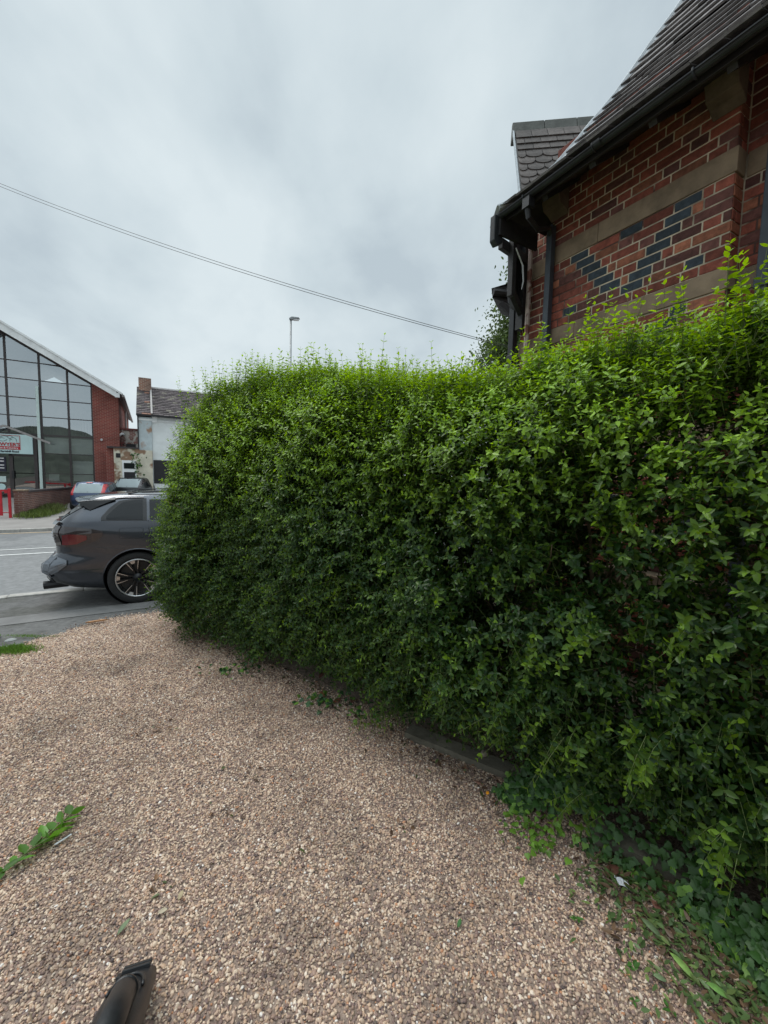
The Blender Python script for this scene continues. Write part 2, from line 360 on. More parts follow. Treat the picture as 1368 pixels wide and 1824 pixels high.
# gravel bed (polygon in a,b)
gp = [(-12, -12), (2.5, -12), (2.5, 4.9), (.9, 5.5), (.34, 5.72), (.04, 5.9), (-.22, 5.95), (-.45, 5.9), (-.67, 5.8), (-.9, 5.6), (-1.13, 5.4), (-1.3, 5.04), (-1.7, 4.9), (-3, 4.85), (-12, 4.85)]
LB = ([4.85, 4.9, 5.04, 5.4, 5.6, 5.8, 5.9, 5.95], [-12, -1.7, -1.3, -1.13, -.9, -.67, -.45, -.22]); RB = ([4.85, 4.9, 5.5, 5.72, 5.9, 5.95], [2.5, 2.5, .9, .34, .04, -.22])
m_ = MB('ab'); m_.grid([[(float(np.interp(b, *LB)), b, gz(b)+.006), (float(np.interp(b, *RB)), b, gz(b)+.006)] for b in (-12, 0, 4.6, 4.85, 4.9, 5.04, 5.2, 5.4, 5.6, 5.72, 5.8, 5.9, 5.95)])
struct(m_.build('gravel_bed', M['gravel_base']))
# pebbles: one stuff object, instanced in this object only
def gravel():
    P = []; S = []
    n = 860000
    X = rng.uniform(-7.8, 2.2, n); Y = rng.uniform(.75, 5.7, n)
    hedge_x = np.interp(Y, [.7, 1.38, 1.81, 2.23, 2.63, 3.14, 3.9, 4.64, 5.3, 5.7], [1.75, 1.62, 1.3, .85, .35, -.4, -1.4, -2.1, -2.0, -2.0])
    a = VX*X+VY*Y; b = -VY*X+VX*Y
    edge = np.interp(a, [-6, -3, -1.7, -1.3, -1.13, -.9, -.67, -.45, -.22, .04, .34, .9, 2.5], [4.85, 4.85, 4.9, 5.04, 5.4, 5.6, 5.8, 5.9, 5.95, 5.9, 5.72, 5.5, 4.9])
    spill = rng.exponential(.05, n)
    ok = (X < hedge_x+rng.normal(0, .06, n)) & (X > -1.08*Y-1.7) & (b < edge+spill-.06)
    X, Y, b = X[ok], Y[ok], b[ok]; n = len(X)
    dist = np.hypot(X, Y)
    lay = rng.random(n)
    z = np.interp(b, [q for q, _ in PROF], [z for _, z in PROF])+.006+.004*lay + .010*np.sin(X*2.3+1)*np.sin(Y*1.9) * 0
    sz = np.clip(rng.lognormal(math.log(.0042), .28, n), .0024, .0090)
    sz = sz*(1+.10*np.clip(dist-3, 0, 3))
    me = bpy.data.meshes.new('gravel'); me.vertices.add(n)
    me.vertices.foreach_set('co', np.c_[X, Y, z].astype(np.float32).ravel())
    at = me.attributes.new('rot', 'FLOAT_VECTOR', 'POINT'); at.data.foreach_set('vector', np.c_[rng.normal(0, .45, n), rng.normal(0, .45, n), rng.uniform(0, 6.28, n)].astype(np.float32).ravel())
    at = me.attributes.new('scl', 'FLOAT_VECTOR', 'POINT'); at.data.foreach_set('vector', np.c_[sz*rng.uniform(1.0, 1.45, n), sz*rng.uniform(.75, 1.05, n), sz*rng.uniform(.5, .8, n)].astype(np.float32).ravel())
    o = bpy.data.objects.new('gravel', me); COL.objects.link(o); o['kind'] = 'stuff'
    o['label'] = 'loose pinkish brown pea gravel covering the forecourt'; o['category'] = 'gravel'
    mt, t, p = new_mat('pebble'); N = t.nodes.new; L = t.links.new
    oi = N('ShaderNodeObjectInfo'); cr = N('ShaderNodeValToRGB'); L(oi.outputs['Random'], cr.inputs[0]); cr.color_ramp.interpolation = 'CONSTANT'
    cols = [(0, (.50, .365, .285)), (.15, (.38, .265, .215)), (.27, (.62, .49, .385)), (.41, (.235, .165, .150)), (.51, (.72, .585, .46)), (.64, (.31, .225, .20)), (.74, (.56, .40, .29)), (.86, (.13, .105, .105)), (.905, (.80, .70, .60)), (.965, (.56, .29, .17)), (.985, (.88, .85, .82))]
    cols = [(q, (c[0]*.88, c[1]*.835, c[2]*.79)) for q, c in cols]
    e = cr.color_ramp.elements; e[0].position = 0; e[0].color = (*cols[0][1], 1); e[1].position = cols[1][0]; e[1].color = (*cols[1][1], 1)
    for ps, c in cols[2:]: q = e.new(ps); q.color = (*c, 1)
    tc = N('ShaderNodeTexCoord'); ns = N('ShaderNodeTexNoise'); ns.inputs['Scale'].default_value = 2.5; L(tc.outputs['Object'], ns.inputs[0])
    mr = N('ShaderNodeMapRange'); mr.inputs[3].default_value = .75; mr.inputs[4].default_value = 1.2; L(ns.outputs[0], mr.inputs[0])
    n3 = N('ShaderNodeTexNoise'); n3.inputs['Scale'].default_value = 1.6; n3.inputs['Detail'].default_value = 6; n3.inputs['Roughness'].default_value = .65; L(oi.outputs['Location'], n3.inputs[0])
    m3 = N('ShaderNodeMapRange'); m3.inputs[1].default_value = .34; m3.inputs[2].default_value = .52; m3.inputs[3].default_value = .62; m3.inputs[4].default_value = 1.08; L(n3.outputs[0], m3.inputs[0])
    mu = N('ShaderNodeMath'); mu.operation = 'MULTIPLY'; L(mr.outputs[0], mu.inputs[0]); L(m3.outputs[0], mu.inputs[1])
    vm = N('ShaderNodeVectorMath'); vm.operation = 'SCALE'; L(cr.outputs[0], vm.inputs[0]); L(mu.outputs[0], vm.inputs['Scale']); L(vm.outputs[0], p.inputs['Base Color'])
    p.inputs['Roughness'].default_value = .6; p.inputs['Specular IOR Level'].default_value = .3
    g = bpy.data.node_groups.new('gravel_nodes', 'GeometryNodeTree')
    g.interface.new_socket('Geometry', in_out='INPUT', socket_type='NodeSocketGeometry'); g.interface.new_socket('Geometry', in_out='OUTPUT', socket_type='NodeSocketGeometry')
    gi = g.nodes.new('NodeGroupInput'); go = g.nodes.new('NodeGroupOutput'); l = g.links.new
    ic = g.nodes.new('GeometryNodeMeshIcoSphere'); ic.inputs['Radius'].default_value = 1; ic.inputs['Subdivisions'].default_value = 2
    setp = g.nodes.new('GeometryNodeSetPosition'); no = g.nodes.new('ShaderNodeTexNoise'); no.inputs['Scale'].default_value = .9
    sub = g.nodes.new('ShaderNodeVectorMath'); sub.operation = 'SUBTRACT'; sub.inputs[1].default_value = (.5, .5, .5)
    sca = g.nodes.new('ShaderNodeVectorMath'); sca.operation = 'SCALE'; sca.inputs['Scale'].default_value = .55
    l(no.outputs['Color'], sub.inputs[0]); l(sub.outputs[0], sca.inputs[0]); l(sca.outputs[0], setp.inputs['Offset']); l(ic.outputs[0], setp.inputs['Geometry'])
    sm = g.nodes.new('GeometryNodeSetShadeSmooth'); l(setp.outputs[0], sm.inputs[0])
    smt = g.nodes.new('GeometryNodeSetMaterial'); smt.inputs['Material'].default_value = mt; l(sm.outputs[0], smt.inputs[0])
    iop = g.nodes.new('GeometryNodeInstanceOnPoints'); l(gi.outputs[0], iop.inputs['Points']); l(smt.outputs[0], iop.inputs['Instance'])
    for nm, sk in (('rot', 'Rotation'), ('scl', 'Scale')):
        na = g.nodes.new('GeometryNodeInputNamedAttribute'); na.data_type = 'FLOAT_VECTOR'; na.inputs[0].default_value = nm; l(na.outputs[0], iop.inputs[sk])
    l(iop.outputs[0], go.inputs[0])
    md = o.modifiers.new('pebbles', 'NODES'); md.node_group = g; me.materials.append(mt)
    print('pebbles', n)
gravel()
# ================================================================ HOUSE ON THE RIGHT
H = thing('brick_house', 'red and blue brick house with stone bands and steep tiled roof behind the hedge', 'house', W(3.4, 1.5, 0), ROT)
CH = .0728
Z0 = 3.77-CH*51.0      # a course line falls at the bottom of the upper band
bands = [(3.77, 3.93), (3.045, 3.19), (2.0, 2.15), (.9, 1.05)]
def brick_col(s, z, blue=False):
    if z < 3.04 and abs(((s*1.2+z) % .9)-.45) < .05: blue = True
    if blue:
        k = rnd.uniform(.75, 1.25); return (.042*k, .056*k, .072*k)
    k = rnd.uniform(.6, 1.25); t = rnd.random()
    base = (.27, .075, .050) if t < .6 else ((.16, .062, .052) if t < .85 else (.36, .13, .075))
    if z > 3.93: k *= .85
    return tuple(c*k for c in base)
def brick_panel(m_, a, b0, b1, z0, z1, depth=.05, dirs='b'):
    """bricks on the plane a = const (dirs 'b') or b = const (dirs 'a')"""
    row = 0; z = Z0
    while z < z1:
        if z >= z0-.01 and not any(lo-.01 < z+CH/2 < hi for lo, hi in bands):
            cuts = []; zc = z+CH/2
            if dirs == 'b' and a == 3.32 and 3.19 < z < 3.76:
                for z0_ in (3.225, 3.70):
                    if zc > z0_-.02:
                        dd_ = .82*(zc-z0_)
                        cuts += [(1.985-dd_-.088, 1.985-dd_+.088)] + ([(1.985+dd_-.088, 1.985+dd_+.088)] if dd_ > .09 else [])
                if zc < 3.33: cuts += [(2.40+(.03 if row % 2 else 0), 2.54), (1.44, 1.56+(.04 if row % 2 else 0))]
            cuts.sort(); spans = []; s = b0-(.17 if row % 2 else 0)
            for c0_, c1_ in cuts+[(b1, None)]:
                k = rnd.randint(0, 1)
                while s < c0_-.02:
                    ln = .225 if k % 2 == 0 else .1125
                    e1_ = s+ln
                    if c0_-e1_ < .05: e1_ = c0_
                    spans.append((s, min(e1_, c0_), False)); s = e1_; k += 1
                if c1_ is not None: spans.append((max(s, c0_), c1_, True)); s = c1_
            for s0_, s1_, bl_ in spans:
                x0, x1 = max(s0_, b0)+.005, min(s1_, b1)-.005
                if x1-x0 > .02:
                    c = brick_col((x0+x1)/2, z+CH/2, bl_); o_ = rnd.uniform(0, .002)
                    if dirs == 'b': m_.box((a-o_, x0, z+.005), (a+depth, x1, z+CH-.005), c)
                    else: m_.box((x0, a-o_, z+.005), (x1, a+depth, z+CH-.005), c)
        z += CH; row += 1
bm_ = MB('ab')
brick_panel(bm_, 3.32, 1.30, 2.69, 0.2, 4.75)
brick_panel(bm_, 3.45, -1.6, 1.30, 0.2, 4.75)
brick_panel(bm_, 3.39, 2.69, 3.10, 0.2, 4.6)
brick_panel(bm_, 1.30, 3.32, 3.45, 0.2, 4.75, dirs='a')
bm_.build('brickwork', M['house_brick'], H, bevel=.004)
mo = MB('ab')   # wall cores (mortar)
mo.box((3.3225, 1.306, 0), (3.6, 2.685, 4.75)); mo.box((3.4525, -7, 0), (3.7, 1.304, 4.75)); mo.box((3.3925, 2.687, 0), (3.7, 3.094, 4.6))
mo.build('wall', M['house_mortar'], H)
mo = MB('ab'); mo.box((3.7, -7, 0), (10.5, 3.08, 4.6)); mo.build('rear_wall', M['wall_brick'], H)
for z0, z1 in bands:
    sb = MB('ab')
    for a, b0, b1 in ((3.312, 1.292, 2.69), (3.442, -1.6, 1.29), (3.382, 2.70, 3.11)):
        b = b0
        while b < b1-.05:
            e_ = min(b+rnd.uniform(.8, 1.2), b1); sb.box((a, b, z0+.003), (a+.12, e_-.003, z1-.003)); b = e_
    sb.build('stone_band', M['band_stone'], H, bevel=.004)
# corbel bricks / stone corbels under the eaves
for b in (1.36, 2.62):
    cbm = MB('ab'); cbm.prism([(3.31, b-.09, 4.5), (3.31, b-.09, 4.16), (3.25, b-.09, 4.20), (3.19, b-.09, 4.22), (3.15, b-.09, 4.32), (3.15, b-.09, 4.5)], (0, .18, 0))
    cbm.build('corbel', M['corbel_stone'], H, bevel=.006)
# roof: bell-cast profile, t = inward distance from the eave line a=2.82
RP = [(-.05, 4.165), (.12, 4.265), (.35, 4.50), (.7, 5.02), (1.2, 5.92), (2.0, 7.45), (3.2, 9.75)]
KH = .80; EB = 2.84
def rz(t):
    for (t0, z0), (t1, z1) in zip(RP, RP[1:]):
        if t <= t1: return z0+(z1-z0)*(t-t0)/(t1-t0)
    return RP[-1][1]
rf = MB('ab')
rows = [[(2.82+t, EB-KH*max(t, 0), z-.03), (2.82+t, -6.5, z-.03)] for t, z in RP]
rf.grid(rows)
# hipped end towards the road and the far slope
rf.grid([[(2.82+t, EB-KH*max(t, 0), z-.03), (10.5-t, EB-KH*max(t, 0), z-.03)] for t, z in RP])
rf.grid([[(10.5-t, EB-KH*max(t, 0), z-.03), (10.5-t, -6.5, z-.03)] for t, z in RP])
rf.build('roof', M['timber_black'], H)
tl = MB('ab'); t = -.02; row = 0
while t < 2.6:
    z = rz(t); s = (rz(t+.02)-z)/.02; ca = 1/math.hypot(1, s); sa = s*ca
    g = .098; L_ = .17
    b = -3.2+(.08 if row % 2 else 0); hb = EB-KH*max(t, 0)
    while b < hb-.01:
        b1 = min(b+.163, hb); j = rnd.uniform(-.004, .004); k = rnd.uniform(.55, 1.2); q = rnd.uniform(0, .006)
        c = (.185*k, .175*k, .172*k)
        # tile lies a little flatter than the roof: lower edge lifted
        p0 = Vector((2.82+t-j*ca, 0, z-j*sa)); nrm_ = Vector((-sa, 0, ca)); al = Vector((ca, 0, sa))
        lo = p0+nrm_*(.036+q); hi = p0+al*L_+nrm_*.004
        V_ = []
        for bb in (b+.002, b1-.002):
            for P_ in (lo-nrm_*.016, lo, hi, hi-nrm_*.01): V_.append((P_.x, bb, P_.z))
        tl.add(V_, [(0, 1, 2, 3), (7, 6, 5, 4), (0, 4, 5, 1), (1, 5, 6, 2), (2, 6, 7, 3), (3, 7, 4, 0)], c)
        b += .163
    t += g*ca; row += 1
tl.build('roof_tiles', M['roof_tile'], H)
hp = MB('ab')   # lead hip roll
pts = [(2.82+t, EB-KH*max(t, 0)+.01, z+.03) for t, z in RP]
fine = []
for p, q in zip(pts, pts[1:]):
    for k in range(5): fine.append(tuple(p[i]+(q[i]-p[i])*k/5+(rnd.uniform(-.003, .003)) for i in range(3)))
for i, p in enumerate(fine[:-1]):
    q = fine[i+1]
    hp.add([(p[0], p[1]+.10, p[2]-.12), (p[0]-.02, p[1]+.0, p[2]+.012), (p[0]+.01, p[1]-.10, p[2]-.002), (q[0], q[1]+.10, q[2]-.125), (q[0]-.02, q[1], q[2]+.008), (q[0]+.01, q[1]-.10, q[2]-.006)], [(0, 3, 4, 1), (1, 4, 5, 2)])
hp.tube(fine, .028, 8); hp.build('hip_flashing', M['lead'], H)
# moss tufts on the hip
# gutter: half-round channel plus fascia and soffit
def gutter_run(m_, a, b0, b1, z, r=.032):
    rows = []
    for b in (b0, b1):
        rows.append([(a+r*math.cos(t), b, z+r*math.sin(t)) for t in np.linspace(math.pi, 2*math.pi, 9)])
    m_.grid(rows)
    rows2 = [[(x+(a-x)*.12, y, z2+(z-z2)*.12) for x, y, z2 in r_] for r_ in rows]; m_.grid(rows2)
g_ = MB('ab'); gutter_run(g_, 2.81, -3.2, 2.88, 4.15)
b = -3
while b < 2.85: 
    g_.tube([(2.81+.036*math.cos(t), b, 4.15+.036*math.sin(t)) for t in np.linspace(math.pi*.95, math.pi*2, 9)], .007, 5); b += .62
for b in (1.9, .1): gutter_run(g_, 2.80, b, b+.05, 4.15, .036)
go_ = g_.build('gutter', M['gutter'], H); 
fs_ = MB('ab'); fs_.box((2.862, -6.4, 4.11), (2.885, 2.85, 4.17)); fs_.box((2.80, 2.85, 3.98), (3.3, 2.875, 4.16)); fs_.build('fascia', M['timber_black'], H, bevel=.003)
sf = MB('ab'); sf.add([(2.87, -6.4, 4.115), (3.47, -6.4, 4.52), (3.47, 2.85, 4.52), (2.87, 2.85, 4.115)], [(0, 1, 2, 3)])
b = -3.0
while b < 2.8:
    sf.bar((2.90, b, 4.125), (3.45, b, 4.53), .05, .07); b += .42
sf.build('soffit', M['timber_black'], H)
# eave end: boxed return with moulded foot
ee = MB('ab')
ee.prism([(2.75, 2.87, 4.15), (2.75, 2.87, 3.93), (2.79, 2.87, 3.89), (2.86, 2.87, 3.93), (2.86, 2.87, 4.15)], (0, .06, 0)); ee.build('eave_return', M['gutter'], H, bevel=.008)
# downpipes
def downpipe(a, b, z0, z1, mt, r=.036, head=None):
    d = MB('ab')
    d.box((a-r, b-r, z0), (a+r, b+r, z1)); z = z0+.8
    while z < z1: d.box((a-r-.008, b-r-.008, z), (a+r+.008, b+r+.008, z+.07)); z += 1.1
    if head: d.prism([(a-.02, b-.07, z1), (a-.02, b+.07, z1), (a-.02, b+.10, z1+.16), (a-.02, b-.10, z1+.16)], (.12, 0, 0))
    d.build('downpipe', mt, H, bevel=.006)
downpipe(3.262, 2.665, 0, 4.10, M['blue_grey_pipe'], .030)
downpipe(3.38, 1.13, 0, 4.3, M['blue_grey_pipe'], .030)
downpipe(3.34, 3.15, 0, 3.62, M['black_paint'], .033, head=True)
d = MB('ab')   # swan neck from the gutter
d.tube([(2.80, 2.55, 4.07), (2.82, 2.55, 3.98), (3.0, 2.60, 3.96), (3.2, 2.64, 4.05), (3.262, 2.665, 4.0)], .022, 8)
d.box((2.775, 2.51, 4.04), (2.845, 2.58, 4.12)); d.build('gutter_outlet', M['black_paint'], H, smooth=False)
# weathered post / flaky painted vertical board by the corner
fp = MB('ab'); fp.tube([(3.31, 2.93, 1.2), (3.30, 2.93, 2.6), (3.31, 2.94, 3.3), (3.30, 2.93, 4.1)], [.030, .027, .024, .022], 7); fp.build('corner_post', M['flaky'], H)
# timber gable framing and dark void beyond the corner
tg = MB('ab')
tg.box((3.02, 2.89, 3.52), (3.07, 2.95, 4.05)); tg.box((3.30, 3.00, 3.30), (3.38, 3.09, 4.2))
tg.bar((3.04, 2.93, 3.60), (3.34, 3.04, 3.45), .05, .07); tg.bar((2.90, 2.94, 3.97), (3.5, 3.05, 3.97), .05, .09)
tg.prism([(3.06, 2.96, 4.05), (3.5, 3.12, 4.3), (3.5, 3.12, 3.50), (3.30, 3.09, 3.50), (3.10, 2.97, 3.62)], (.10, .14, 0))
tg.build('timber_gable', M['timber_black'], H, bevel=.004)
ws = MB('ab'); ws.tube([(3.02, 2.86, 3.93), (3.12, 2.86, 3.80), (3.14, 2.86, 3.66), (3.12, 2.86, 3.58)], [.006, .008, .007, .003], 6)
ws.build('white_cable_strip', M['white_strip'], H)
# low porch eave beyond
pe = MB('w'); pe.prism([(1.34, 5.5, 4.25), (1.36, 5.5, 4.13), (1.50, 5.5, 4.08), (1.95, 5.6, 4.06), (1.95, 5.6, 4.40), (1.60, 5.5, 4.33)], (.25, .5, 0))
pe.tube([(1.36, 5.47, 4.19), (1.95, 5.52, 4.16)], .045, 8); pe.bar((1.45, 5.46, 4.05), (1.75, 5.46, 3.8), .05, .06)
pe.build('porch_eave', M['timber_black'], H)
# cross roof with scalloped tiles, ridge nearly square to the view
cr_ = MB('x')
X0, YR, ZR = .0, .0, 6.87; YE, ZE = -1.1, 4.9
sl = Vector((0, YE-YR, ZE-ZR)); SL = sl.length; sd_ = sl.normalized(); nn = Vector((0, sd_.z, -sd_.y)); nn = -nn if nn.y > 0 else nn
g = .155; row = 0; s = .22
while s < SL:
    x = X0-(.11 if row % 2 else 0)
    while x < 2.4:
        x0 = max(x, X0)+.003; x1 = x+.215; k = rnd.uniform(.6, 1.15); c = (.11*k, .093*k, .085*k)
        top = Vector((0, YR, ZR))+sd_*(s-.08)+nn*.006; lo = Vector((0, YR, ZR))+sd_*(s+g)+nn*.03
        if 3 <= row <= 7:   # scallop
            cx = (x0+x1)/2; hw = (x1-x0)/2; ed = [(cx-hw*math.cos(q), .07*math.sin(q)) for q in np.linspace(0, math.pi, 7)]; ed = [(x0, -.0)]+ed[1:-1]+[(x1, 0)]
        else: ed = [(x0, .02), (x1, .02)]
        V_ = [(x0, top.y, top.z), (x1, top.y, top.z)]; n_ = len(ed)
        A_ = [(ex, lo.y+sd_.y*(dd-.02), lo.z+sd_.z*(dd-.02)) for ex, dd in ed]; B_ = [(ex, q1-nn.y*.02, q2-nn.z*.02) for ex, q1, q2 in A_]
        cr_.add(V_+A_+B_, [(0,)+tuple(range(2, 2+n_))+(1,)]+[(2+i, 3+i, 3+i+n_, 2+i+n_) for i in range(n_-1)], c)
        x += .218
    s += g; row += 1
cr_.build('scalloped_tiles', M['roof_tile'], H)
cb_ = MB('x')
cb_.prism([(X0+.02, YR, ZR-.02), (X0+.02, YE, ZE-.02), (X0+.02, YE+.1, ZE-.06), (X0+.02, YR+.04, ZR-.1)], (2.6, 0, 0)); cb_.prism([(X0+.6, YR, ZR-.03), (X0+.6, YE, ZE-.03), (X0+.6, YR+1.2, ZE-.03)], (2.0, 0, 0)); cb_.box((X0+.5, YE+.35, 0), (2.6, YR+1, ZE-.01)); cb_.build('cross_wing', M['timber_black'], H)
rc = MB('x'); x = X0-.03
while x < 2.3:
    x2 = x+.443; rc.prism([(x, YR-.10, ZR-.20), (x, YR-.03, ZR+.03), (x, YR+.03, ZR+.03), (x, YR+.1, ZR-.2)], (.44, 0, 0)); x = x2
rc.build('ridge_tiles', mat('ridge_tile', (.12, .125, .115), .9, .3, 6, .004, 40), H, bevel=.01)
vg = MB('x'); vg.bar((X0-.02, YR-.02, ZR-.05), (X0-.02, YE-.02, ZE-.06), .02, .03); vg.build('verge_strip', M['lead'], H)
# chimney
chm = MB('ab'); chm.box((6.2, -1.2, 7), (7.2, -.4, 11.4)); chm.box((6.1, -1.3, 11.0), (7.3, -.3, 11.2)); chm.build('chimney', M['wall_brick'], H)
# ================================================================ HEDGE
OUT = [(2.75, -.7), (2.1, -.6), (1.97, .0), (1.88, .5), (1.74, 1.0), (1.55, 1.5), (1.33, 2.0), (1.14, 2.5), (.94, 3.0), (.72, 3.5), (.50, 4.0), (.27, 4.4), (.12, 4.8), (.15, 5.15), (.35, 5.38), (.9, 5.5), (1.6, 5.5), (2.3, 5.35), (2.7, 5.0), (2.8, 4.3), (2.78, 2.5), (2.78, .5)]
OUT = np.array(OUT)
def dense(P, k=10):
    n = len(P); o = []
    for i in range(n):
        p0, p1, p2, p3 = P[(i-1) % n], P[i], P[(i+1) % n], P[(i+2) % n]
        for j in range(k):
            t = j/k; o.append(.5*((2*p1)+(-p0+p2)*t+(2*p0-5*p1+4*p2-p3)*t*t+(-p0+3*p1-3*p2+p3)*t**3))
    return np.array(o)
OD = dense(OUT); seg = np.roll(OD, -1, 0)-OD; sl_ = np.linalg.norm(seg, axis=1); cum = np.r_[0, np.cumsum(sl_)]; PER = cum[-1]
tan_ = nrm(seg); nin = np.c_[-tan_[:, 1], tan_[:, 0]]
cen = OD.mean(0)
if ((cen-OD[30])*nin[30]).sum() < 0: nin = -nin
# smooth inward normals
for _ in range(12): nin = nrm(nin+np.roll(nin, 1, 0)+np.roll(nin, -1, 0))
def ztop(b): return np.interp(b, [-.6, .5, 1.15, 1.5, 1.8, 2.2, 2.7, 3.2, 4, 4.6, 5.1, 5.5], [2.44, 2.44, 2.44, 2.38, 2.30, 2.32, 2.45, 2.59, 2.63, 2.55, 2.34, 2.1])
def inset(z, zt, b):
    under = np.where(b < 3.4, .34, .22)+.26*np.exp(-((b-1.85)/.45)**2)+.15*(b < 1.2)
    e = np.clip((b-3.6)/1.2, 0, 1); h = .55+.65*e
    return under*np.clip(1-z/.62, 0, 1)**1.3 + (.42+.42*e)*np.clip((z-(zt-h))/h, 0, 1)**2.0
def lump(s, z): return .075*np.sin(s*3.1+1.3*np.sin(z*2.1))*np.sin(z*2.7+s)+.035*np.sin(s*7.3+2)*np.sin(z*6.1+1)+.02*np.sin(s*15+z*9)
def on_outline(s):
    s = np.mod(s, PER); i = np.clip(np.searchsorted(cum, s, 'right')-1, 0, len(OD)-1); t = ((s-cum[i])/sl_[i])[:, None]
    return OD[i]+seg[i]*t, nin[i]
def side_pts(n, depth_scale, s0=0, s1=None, zlo=.12, zhi=1.0, dmax=.7, thin=True):
    s = rng.uniform(s0, PER if s1 is None else s1, n); P, Nn = on_outline(s); b = P[:, 1]; zt = ztop(b)
    z = zlo+(zt*zhi-zlo)*rng.random(n)
    d = np.clip(rng.exponential(depth_scale, n), 0, dmax)
    ins = inset(z, zt, b)+d-lump(s, z)
    Q = P+Nn*ins[:, None]
    if thin:   # thinner patches where the house wall shows through
        hole = np.exp(-((b-1.35)/.75)**2-((z-1.15)/.55)**2)*(.5+.5*np.sin(s*9+z*7+1.5*np.sin(z*11)))+ .5*np.clip(1-z/.45, 0, 1)
        cl = np.sin(s*11.3+2*np.sin(z*5.1))*np.sin(z*12.7+1.7*np.sin(s*4.3))+.6*np.sin(s*23+z*9)*np.sin(z*21-s*7)
        hole = hole+.75*np.clip(cl-.05, 0, 1)*np.clip((2.1-z)/1.0, 0, 1)
        keep = rng.random(n) > .97*hole
        Q, Nn, z, d, s = Q[keep], Nn[keep], z[keep], d[keep], s[keep]
    return np.c_[Q, z], -Nn, d, s
def to_w(A): return np.c_[VX*A[:, 0]-VY*A[:, 1], VY*A[:, 0]+VX*A[:, 1], A[:, 2]]
def dir_w(A): return to_w(A)
def shoots(P, D, Ln, pairs, lsz, young, droop, name, parent, darkk=1.0, mt='privet'):
    """P base points, D directions (world). young 0..1 share of light new growth at tips"""
    n = len(P); D = nrm(D)
    ref = np.where(np.abs(D[:, 2:3]) > .9, np.array([[1., 0, 0]]), np.array([[0, 0, 1.]]))
    A = nrm(np.cross(D, ref)); Bv = np.cross(D, A); ph = rng.uniform(0, math.pi, n)
    VV, FF, CC = [], [], []; off = 0; pm = int(pairs.max())
    SV = []
    for k in range(pm+1):
        act = k <= pairs
        t = np.where(act, (k+.4)/(pairs+.4), 0)[:, None]
        pos = P+D*Ln[:, None]*t+np.array([[0, 0, -1.]])*(droop*Ln)[:, None]*t*t
        SV.append(pos)
        tang = nrm(D+np.array([[0, 0, -2.]])*droop[:, None]*t)
        for sgn in (1, -1):
            an = ph+(k % 2)*math.pi/2+rng.normal(0, .25, n)
            S = A*np.cos(an)[:, None]*sgn+Bv*np.sin(an)[:, None]*sgn
            tt = t[:, 0]
            opening = np.where(tt > .85, .9, np.where(tt > .6, .45, .15))+rng.normal(0, .12, n)
            dl = nrm(S+tang*opening[:, None]+np.array([[0, 0, -.12]])+rng.normal(0, .12, (n, 3)))
            up = nrm(tang+np.array([[0, 0, .55]])+rng.normal(0, .18, (n, 3)))
            ln = lsz*rng.uniform(.75, 1.2, n)*np.where(tt > .93, .55, np.where(tt > .8, .8, 1))*np.where(tt < .15, .8, 1)
            m = act & (rng.random(n) < .94)
            # leaf pigment: dark mature to yellow-green new growth
            y = np.clip(young*(tt*1.35-.15)+rng.normal(0, .10, n), 0, 1)[:, None]
            c = np.array([[.027, .070, .017]])*(1-y)+np.array([[.30, .50, .028]])*y
            c = c*rng.uniform(.78, 1.22, (n, 1))*darkk
            V, F, C = leaves(pos[m], dl[m], up[m], ln[m], ln[m]*rng.uniform(.46, .62, m.sum()), c[m])
            VV.append(V); FF.append(F+off); CC.append(C); off += len(V)
    o = np_mesh(name, np.concatenate(VV), np.concatenate(FF), np.concatenate(CC), M[mt], parent)
    # stems
    last = np.stack(SV, 1); cnt = pairs.astype(int)
    base = P[:, None]; e1 = last[np.arange(n), np.minimum(cnt, pm)]; mid = last[np.arange(n), np.minimum(cnt//2, pm)]
    pts = np.stack([P, mid, e1], 1); r = np.array([.0016, .0012, .0006])
    ring = []
    for q in range(3):
        a2 = 2*math.pi*q/3; ring.append((A*math.cos(a2)+Bv*math.sin(a2))[:, None, :]*r[None, :, None]+pts)
    SVt = np.stack(ring, 2).reshape(-1, 3)      # n,3pts,3ring
    b0 = (np.arange(n)*9)[:, None, None, None]; i = np.arange(2)[None, :, None, None]; q = np.arange(3)[None, None, :, None]
    q2 = (q+1) % 3
    F = np.concatenate([b0+i*3+q, b0+i*3+q2, b0+(i+1)*3+q2, b0+(i+1)*3+q], 3).reshape(-1, 4)
    return o, SVt, F
HG = thing('privet_hedge', 'tall bushy privet hedge, light green on top, running from the gravel to the pavement', 'hedge', W(1.6, 2.5, 0), ROT)
ST = []; SF = []; so_ = 0
def add_st(r):
    global so_
    _, V, F = r; ST.append(V); SF.append(F+so_); so_ += len(V)
